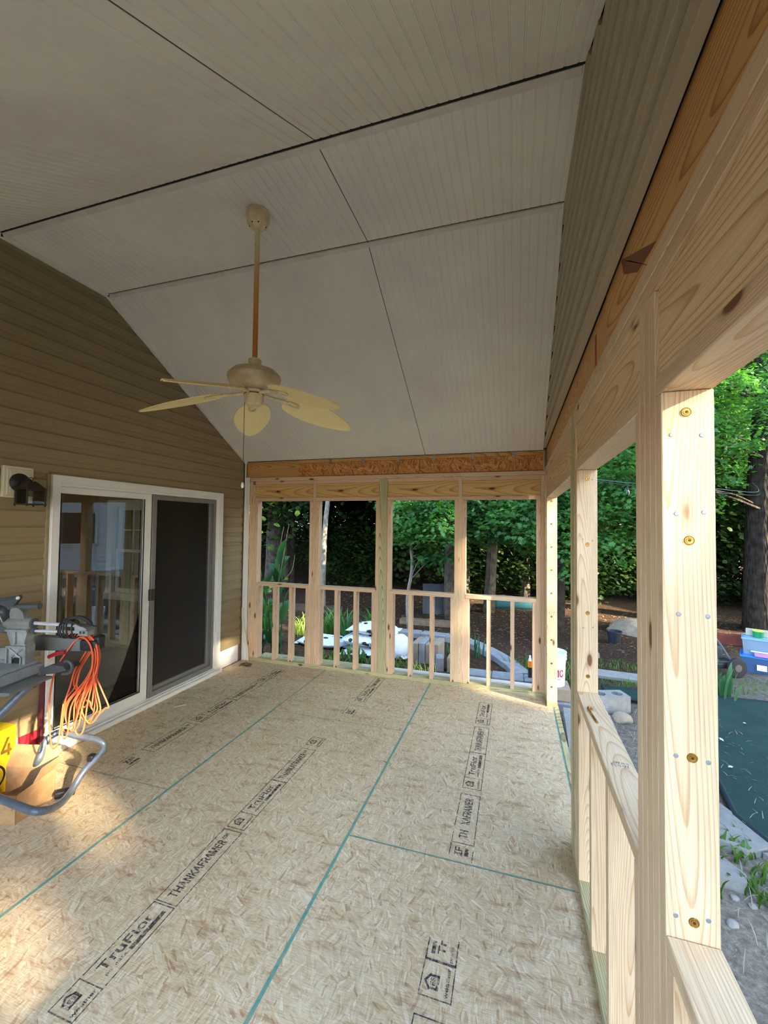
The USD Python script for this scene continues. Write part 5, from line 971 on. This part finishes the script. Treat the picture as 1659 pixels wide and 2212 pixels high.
for j, (x, h) in enumerate([(.12, 2.02), (.20, 2.06), (.30, 1.62)]): part(cn, 'flower_stalk', tube(spline([(.1, 0, 1.2), (x, .0, h * .86), (x + .05, 0, h)], 6), np.linspace(.006, .003, 13), 5), plain(f'dry_stalk_{j}', lin(150, 150, 112), .8), smooth=True)
clump('daylily', 'yellow-green daylily clump seen between the first opening’s short studs', 'plant', (-3.75, 6.9), 26, .55, .012, LILYY, 1)
clump('daylily', 'daylily clump with arching green leaves left of the second opening', 'plant', (-3.25, 7.1), 40, .62, .013, LILY, 2)
clump('daylily', 'green daylily clump in the second opening, left of the bags', 'plant', (-2.92, 6.95), 46, .66, .014, LILY, 3)
clump('daylily', 'green daylily clump behind the stacked bags', 'plant', (-2.45, 7.25), 40, .6, .013, LILY, 4)
clump('daylily', 'broad dark clump at the far left, behind the canna', 'plant', (-4.0, 6.3), 46, .8, .02, CANL, 5)
clump('weed_clump', 'low weeds in front of the stacked bags', 'plant', (-2.25, 5.85), 60, .24, .018, WEED, 6, spread=.2)
clump('weed_clump', 'low weeds under the left bag', 'plant', (-2.75, 5.75), 40, .20, .018, WEED, 7, spread=.16)
clump('weed_clump', 'grassy tuft in front of the standing pavers', 'plant', (-1.55, 5.7), 34, .28, .008, WEED, 8, spread=.09)
clump('weed_clump', 'yellowing tuft left of the upright bluish block', 'plant', (-1.22, 5.6), 26, .22, .008, LILYY, 9, spread=.09)
clump('iris', 'spiky iris fan beside the curved border in the fourth opening', 'plant', (-.52, 6.6), 9, .40, .014, IRISL, 10, spread=.05, bend=(.05, .6))
clump('iris', 'spiky iris fan at the bend of the border', 'plant', (-.76, 7.0), 8, .45, .014, IRISL, 11, spread=.05, bend=(.05, .6))
clump('iris', 'iris fan right of the standing pavers', 'plant', (-.98, 6.7), 9, .34, .013, IRISL, 12, spread=.04, bend=(.1, 1.0))
clump('iris', 'broad iris clump at the edge of the green tarp', 'plant', (2.36, 6.28), 22, .46, .03, IRISL, 13, spread=.07, bend=(.05, 1.0))
clump('grass_tuft', 'green grass beside the orange tube at the right end of the border', 'plant', (.18, 6.35), 60, .30, .006, WEED, 14, spread=.14)
clump('grass_tuft', 'green grass behind the white bucket', 'plant', (.62, 6.3), 60, .34, .007, WEED, 15, spread=.14)
clump('weed_clump', 'low weeds along the nearest stepping stones on the right', 'plant', (1.33, 3.28), 60, .13, .010, WEED, 16, spread=.10)
clump('weed_clump', 'sparse weeds trailing below the nearest stepping stone', 'plant', (1.36, 2.98), 50, .12, .008, WEED, 17, spread=.09)
g = np.random.default_rng(77)
for j, (x, y, w_, h_, n_, lb) in enumerate([(4.4, 6.75, 1.9, .33, 900, 'mossy green grass strip behind the tarp'), (1.4, 7.15, .7, .22, 300, 'grass strip behind the pale paving strip'), (1.1, 6.35, .6, .12, 260, 'grass strip in front of the pale paving strip')]):
    ms = [blade_leaf((x + g.uniform(-w_, w_), y + g.uniform(-h_, h_), 0), g.uniform(0, 2 * PI), g.uniform(.04, .09), .004, g.uniform(.3, 1.2), n=4) for _ in range(n_)]
    m = cat_(*ms); v = m.vertices; v[:, 2] += ground_z(v[:, 0], v[:, 1]) - .004; m.vertices = v
    t = thing('grass_strip', lb, 'grass', kind='stuff'); part(t, 'blades', m, WEED, kind='stuff')
g = np.random.default_rng(31); ms = []
for _ in range(900):
    x, y = g.uniform(.5, 2.2), g.uniform(1.2, 5.6); ms.append(blade_leaf((x, y, 0), g.uniform(0, 2 * PI), g.uniform(.04, .12), .0025, g.uniform(1.2, 1.6), n=4))
m = cat_(*ms); v = m.vertices; v[:, 2] += ground_z(v[:, 0], v[:, 1]) + .003; m.vertices = v
t = thing('dry_grass', 'dry grey grass clippings on the bare dirt below the right wall', 'grass', kind='stuff'); part(t, 'blades', m, plain('straw_grey', lin(150, 146, 128), .9), kind='stuff')
g = np.random.default_rng(33); P = []
for _ in range(2600):
    x, y = g.uniform(-5, 6), g.uniform(7.6, 12); P.append(T(X4(tc.box((g.uniform(.02, .07), g.uniform(.01, .02), .004)), rotm(g.uniform(0, 180), (0, 0, 1)) @ rotm(g.uniform(-25, 25), (1, 0, 0))), (x, y, gz(x, y) + .008)))
t = thing('leaf_litter', 'wood chips and dead leaves strewn over the ground behind the garden', 'leaf litter', kind='stuff'); part(t, 'chips', cat_(*P), plain('litter_brown', lin(132, 108, 82), .9, var=.5, scale=3), kind='stuff')
# tarp
tp = sg.Polygon([(1.08, 6.1), (2.4, 6.12), (6.5, 6.3), (7, 2.0), (2.9, 2.55), (2.1, 3.02), (1.58, 3.42), (1.50, 3.66), (1.60, 4.3), (1.66, 5.3), (1.5, 5.72), (1.1, 5.74)])
gx_, gy_ = np.meshgrid(np.linspace(1.05, 7, 80), np.linspace(2, 6.3, 60), indexing='ij')
def in_tarp(pts):
    from shapely import contains_xy
    return contains_xy(tp, pts[:, 0], pts[:, 1])
tri = trimesh.creation.triangulate_polygon(tp, engine='earcut'); mt = trimesh.Trimesh(np.c_[tri[0], np.zeros(len(tri[0]))], tri[1], process=False).subdivide_to_size(.14)
v = mt.vertices.copy(); v[:, 2] = ground_z(v[:, 0], v[:, 1]) + .03 + .03 * meshkit.fbm(np.c_[v[:, :2] * 2.2, v[:, 2] * 0], 3, 8); mt.vertices = v
low = mt.copy(); low.vertices = v - np.array([0, 0, .004]); low.invert()
t = thing('ground_tarp', 'dark green fabric sheet covering the sloping yard on the right', 'tarp'); part(t, 'sheet', cat_(mt, low), plain('tarp_green', lin(8, 54, 44), .75, var=.3, scale=5, bump=.4, bscale=26), smooth=True)
bd = np.array(tp.segmentize(.1).exterior.coords); part(t, 'rolled_hem', tube(np.c_[bd, ground_z(bd[:, 0], bd[:, 1]) + .04], .022, 8), plain('tarp_hem', lin(10, 34, 38), .8), smooth=True)
for j, (x, y, s) in enumerate([(1.9, 4.9, .03), (2.3, 5.4, .02), (1.75, 4.35, .018), (2.0, 3.9, .02)]):
    t = thing('fallen_leaf', ['pale leaf lying in the middle of the green sheet', 'small pale leaf near the far edge of the green sheet', 'small pale leaf at the left edge of the green sheet', 'small pale leaf near the front edge of the green sheet'][j], 'leaf', (x, y, gz(x, y) + .065), j * 1.1); part(t, 'leaf', leaves(1, .0001, s * 2.2, np.random.default_rng(j), droop=0), plain(f'pale_leaf_{j}', lin(214, 212, 196), .7))
# slabs, blocks, stones
for nm, lb, poly, z in [('stepping_stone', 'concrete stepping stone along the near edge of the green sheet', [(1.05, 3.44), (1.40, 3.28), (1.62, 3.40), (1.44, 3.80), (1.12, 3.98)], .05), ('stepping_stone', 'triangular-looking concrete stone nearest the right wall', [(.86, 3.02), (1.27, 2.98), (1.30, 3.05), (1.16, 3.30), (.9, 3.35)], .06), ('stepping_stone', 'broken concrete stone at the right edge of the picture', [(1.50, 3.32), (1.70, 3.02), (1.78, 3.1), (1.62, 3.36)], .04),
                        ('paving_strip', 'pale paving strip across the yard beyond the side rail', [(.9, 6.55), (2.3, 6.45), (2.35, 6.72), (.95, 6.86)], .03), ('door_step', 'grey stone slab on the ground outside the side doorway', [(.46, 4.15), (.92, 4.1), (.95, 4.95), (.5, 5.0)], .12)]:
    p = sg.Polygon(poly); c = p.centroid; t = thing(nm, lb, 'paving stone', (c.x, c.y, gz(c.x, c.y) - .02))
    part(t, 'slab', prism([(x - c.x, y - c.y) for x, y in poly], z + .02), CONC)
t = thing('hollow_block', 'hollow concrete block lying on the pale dirt beyond the side rail', 'concrete block', (1.02, 5.42, gz(1, 5.4) - .02), .35)
part(t, 'block', prism(sg.box(-.2, -.1, .2, .1) - sg.Point(-.1, 0).buffer(.06) - sg.Point(.1, 0).buffer(.06), .2), CONC)
g = np.random.default_rng(17)
def stone(label, loc, s, mat=CONCB, name='stone'):
    m = tc.icosphere(3, 1.0); m.vertices = m.vertices * np.array(s) * (.75 + .5 * meshkit.fbm(m.vertices * 1.4 + loc[0] * 5, 3, 6))[:, None]
    t = thing(name, label, 'stone', (loc[0], loc[1], gz(*loc) + s[2] * .35)); part(t, 'stone', m, mat, smooth=True)
stone('reddish stone beside the hollow concrete block', (1.10, 5.16), (.10, .09, .06)); stone('pale pebble on the dirt low at the right edge', (1.10, 2.74), (.028, .024, .02), CONC, 'pebble'); stone('pebble under the triangular-looking stone', (1.19, 2.93), (.022, .02, .014), CONC, 'pebble'); stone('second pebble under the triangular-looking stone', (1.26, 2.90), (.02, .02, .014), CONC, 'pebble'); stone('grey rock on the grass beyond the side rail', (1.12, 7.5), (.16, .12, .09), CONC)
sm = tc.icosphere(4, 1.0); sm.vertices = sm.vertices * np.array([.62, .5, .28]) * (.85 + .3 * meshkit.fbm(sm.vertices * 2.5, 4, 3))[:, None]
t = thing('soil_mound', 'pale sandy mound at the edge of the woods', 'mound', (2.42, 9.6, gz(2.4, 9.6) - .02)); part(t, 'heap', sm, plain('sand', lin(168, 152, 128), .95, var=.3, scale=10, bump=.5, bscale=40), smooth=True)
POT = plain('black_pot', lin(26, 30, 38), .5)
for lb, x, y, s in [('black plant pot on the mulch beyond the side rail', 1.72, 8.6, 1.0), ('dark pot behind the storage totes', 4.12, 9.2, 1.3)]:
    t = thing('plant_pot', lb, 'plant pot', (x, y, gz(x, y) - .01)); part(t, 'pot', lathe([(0, 0), (.09 * s, 0), (.12 * s, .2 * s), (.13 * s, .2 * s), (.13 * s, .225 * s), (.118 * s, .225 * s), (.112 * s, .2 * s), (.10 * s, .17 * s), (0, .17 * s)], 32), POT, smooth=35)
t = thing('brick_edging', 'low red timber edging behind the lawn mower', 'edging', (3.7, 9.3, gz(3.7, 9.3) - .02), -.05); part(t, 'edging', cbox((-.4, -.06, 0), (.75, .06, .2), .01), plain('red_brown', lin(112, 50, 38), .8, var=.2, scale=9))
# storage totes
def tote(name, label, loc, rot, w, d, h, body, lid):
    t = thing(name, label, 'storage box', loc, rot)
    o = lambda k, z: sg.box(-w / 2 * k, -d / 2 * k, w / 2 * k, d / 2 * k).buffer(.01)
    bm = trimesh.convex.convex_hull(np.array([[sx * w / 2 * k, sy * d / 2 * k, z] for sx in (-1, 1) for sy in (-1, 1) for k, z in ((.88, 0), (.97, h))]))
    part(t, 'tub', bm, body); part(t, 'lid', cat_(cbox((-w / 2 * 1.04, -d / 2 * 1.04, h + .001), (w / 2 * 1.04, d / 2 * 1.04, h + .03), .008), cbox((-w / 2 * .9, -d / 2 * .9, h + .03), (w / 2 * .9, d / 2 * .9, h + .04), .004)), lid); return t
CLR = plain('cloudy_plastic', lin(120, 136, 150), .35); NAVY = plain('blue_tub', lin(58, 84, 118), .4); BLU = plain('bright_blue_lid', lin(54, 126, 206), .35); LGB = plain('pale_blue_lid', lin(128, 164, 194), .35)
tz = gz(3.42, 7.7); fc = math.radians(-24)
lt = tote('storage_tote', 'lower blue storage tote with bright blue lid by the big tree', (3.46, 7.62, tz - .01), fc, .46, .36, .22, NAVY, BLU)
tote('storage_tote', 'upper cloudy clear tote with pale blue lid stacked on the blue one', (3.44, 7.66, tz + .235), fc, .36, .28, .22, CLR, LGB)
part(lt, 'paper_label', cbox((-.05, -.228, .07), (.06, -.222, .15), 0), WHT)
t = thing('green_tub', 'small green tub with yellow lid on top of the stacked totes', 'tub', (3.42, 7.60, tz + .497)); part(t, 'tub', lathe([(0, 0), (.06, 0), (.065, .09), (0, .09)], 28), plain('tub_green', lin(20, 136, 84), .4), smooth=40); part(t, 'lid', lathe([(0, .09), (.067, .09), (.067, .105), (0, .107)], 28), plain('lid_yellow', lin(214, 220, 90), .4), smooth=40)
t = thing('cream_carton', 'cream carton behind the green tub on the totes', 'box', (3.46, 7.72, tz + .497), fc); part(t, 'carton', cbox((-.13, -.05, 0), (.12, .05, .09), .004), plain('cream_card', lin(176, 172, 150), .7))
t = thing('pink_box', 'pink box wedged in front of the upper tote', 'box', (3.38, 7.475, tz + .245), fc); part(t, 'box', cbox((-.06, -.03, -.0), (.10, .03, .06), .004), plain('pink_card', lin(198, 132, 190), .6)); part(t, 'paper', cbox((-.10, -.035, .062), (.11, .03, .07), .002), WHT)
# lawn mower
mw = thing('lawn_mower', 'dark push mower beside the storage totes', 'lawn mower', (2.66, 7.35, gz(2.66, 7.35)), math.radians(20))
part(mw, 'deck', cat_(rbox((-.28, -.24, .10), (.28, .24, .22), .05)), plain('mower_black', lin(30, 30, 34), .4)); part(mw, 'engine', cat_(rbox((-.16, -.15, .21), (.16, .15, .40), .04), lathe([(0, .40), (.1, .40), (.09, .43), (0, .44)], 24)), plain('mower_grey', lin(52, 52, 60), .45))
part(mw, 'sticker', prism([(0, 0), (.09, 0), (.05, .08)], .002, axes4((.161, -.06, .26), (0, 1, 0), (0, 0, 1), (1, 0, 0))), plain('sticker_yellow', lin(222, 204, 60), .5))
for sx, sy in ((-1, -1), (-1, 1), (1, -1), (1, 1)):
    w = part(mw, 'wheel', X4(lathe([(.04, -.03), (.12, -.03), (.135, -.018), (.135, .018), (.12, .03), (.04, .03)], 32), axes4((sx * .24, sy * .27, .135), (1, 0, 0), (0, 0, 1), (0, -1, 0))), plain(f'tyre_{sx}_{sy}'.replace('-', 'm'), lin(28, 28, 30), .7), smooth=40)
    part(w, 'hub', X4(lathe([(0, -.034), (.05, -.03), (.055, 0), (.05, .03), (0, .034)], 20), axes4((sx * .24, sy * .27, .135), (1, 0, 0), (0, 0, 1), (0, -1, 0))), plain(f'hub_{sx}_{sy}'.replace('-', 'm'), lin(96, 84, 80), .5), smooth=40)
part(mw, 'handle', cat_(*[tube(spline([(.22, s * .2, .2), (.05, s * .21, .45), (-.22, s * .22, .78)], 6), .014, 8) for s in (-1, 1)], tube([(-.22, -.22, .78), (-.22, .22, .78)], [.014] * 2, 8)), plain('handle_steel', lin(88, 96, 104), .4), smooth=True)
# objects deeper in the shade
t = thing('teal_bundle', 'long teal covered bundle lying in the shade of the woods', 'tarp', (.05, 11.3, gz(0, 11.3) + .12), .03); part(t, 'bundle', rbox((-.62, -.2, -.14), (.66, .2, .14), .13), plain('teal_cover', lin(34, 86, 92), .7))
t = thing('timber_plank', 'long weathered timber lying behind the garden bed', 'plank', (-1.72, 8.75, gz(-1.7, 8.75) - .01), .03); part(t, 'plank', cbox((-.62, -.1, 0), (.62, .1, .12), .008), plain('weathered_timber', lin(136, 116, 92), .85, var=.3, scale=8))
t = thing('grey_panel', 'dark grey panel leaning by the straight trunk', 'panel', (-1.75, 9.9, gz(-1.75, 9.9)), .2); part(t, 'panel', X4(cbox((-.35, -.02, 0), (.35, .02, .72), .005), rotm(-18, (1, 0, 0))), plain('slate_grey', lin(66, 70, 74), .8))
t = thing('timber_plank', 'dark timber edging deep in the first back opening', 'plank', (-5.0, 9.2, gz(-5, 9.2) - .01), .1); part(t, 'plank', cbox((-1.0, -.1, 0), (1.0, .1, .14), .008), plain('dark_timber', lin(92, 78, 64), .85, var=.3, scale=8))
# string lights
sl_ = thing('string_lights', 'black cable of clear string-light bulbs across the yard', 'string lights', (0, 0, 0))
wA = [(.72, 7.0, 2.42), (1.194, 7.0, 2.365), (1.676, 7.0, 2.30), (2.7, 7.3, 2.24), (3.7, 8.2, 2.24), (4.45, 10.0, 2.55)]; wB = [(.72, 7.02, 2.40), (1.2, 7.05, 2.35), (1.7, 7.05, 2.255), (2.75, 7.35, 2.18), (3.75, 8.25, 2.2), (4.42, 10.0, 2.5)]
part(sl_, 'cable', tube(spline(wA, 8), .006, 6), plain('cable_grey', lin(70, 78, 84), .4), smooth=True); part(sl_, 'cable', tube(spline(wB, 8), .005, 6), plain('cable_black', lin(34, 36, 38), .5), smooth=True)
for x, y, z in [(1.60, 7.05, 2.27), (2.775, 7.36, 2.18)]:
    part(sl_, 'socket', lathe([(0, 0), (.012, 0), (.016, -.02), (.018, -.06), (0, -.06)], 16, (x, y, z)), BLACK, smooth=40); part(sl_, 'bulb', lathe([(0, -.06), (.014, -.062), (.030, -.095), (.030, -.115), (.016, -.14), (0, -.146)], 18, (x, y, z)), GLASS, smooth=True)
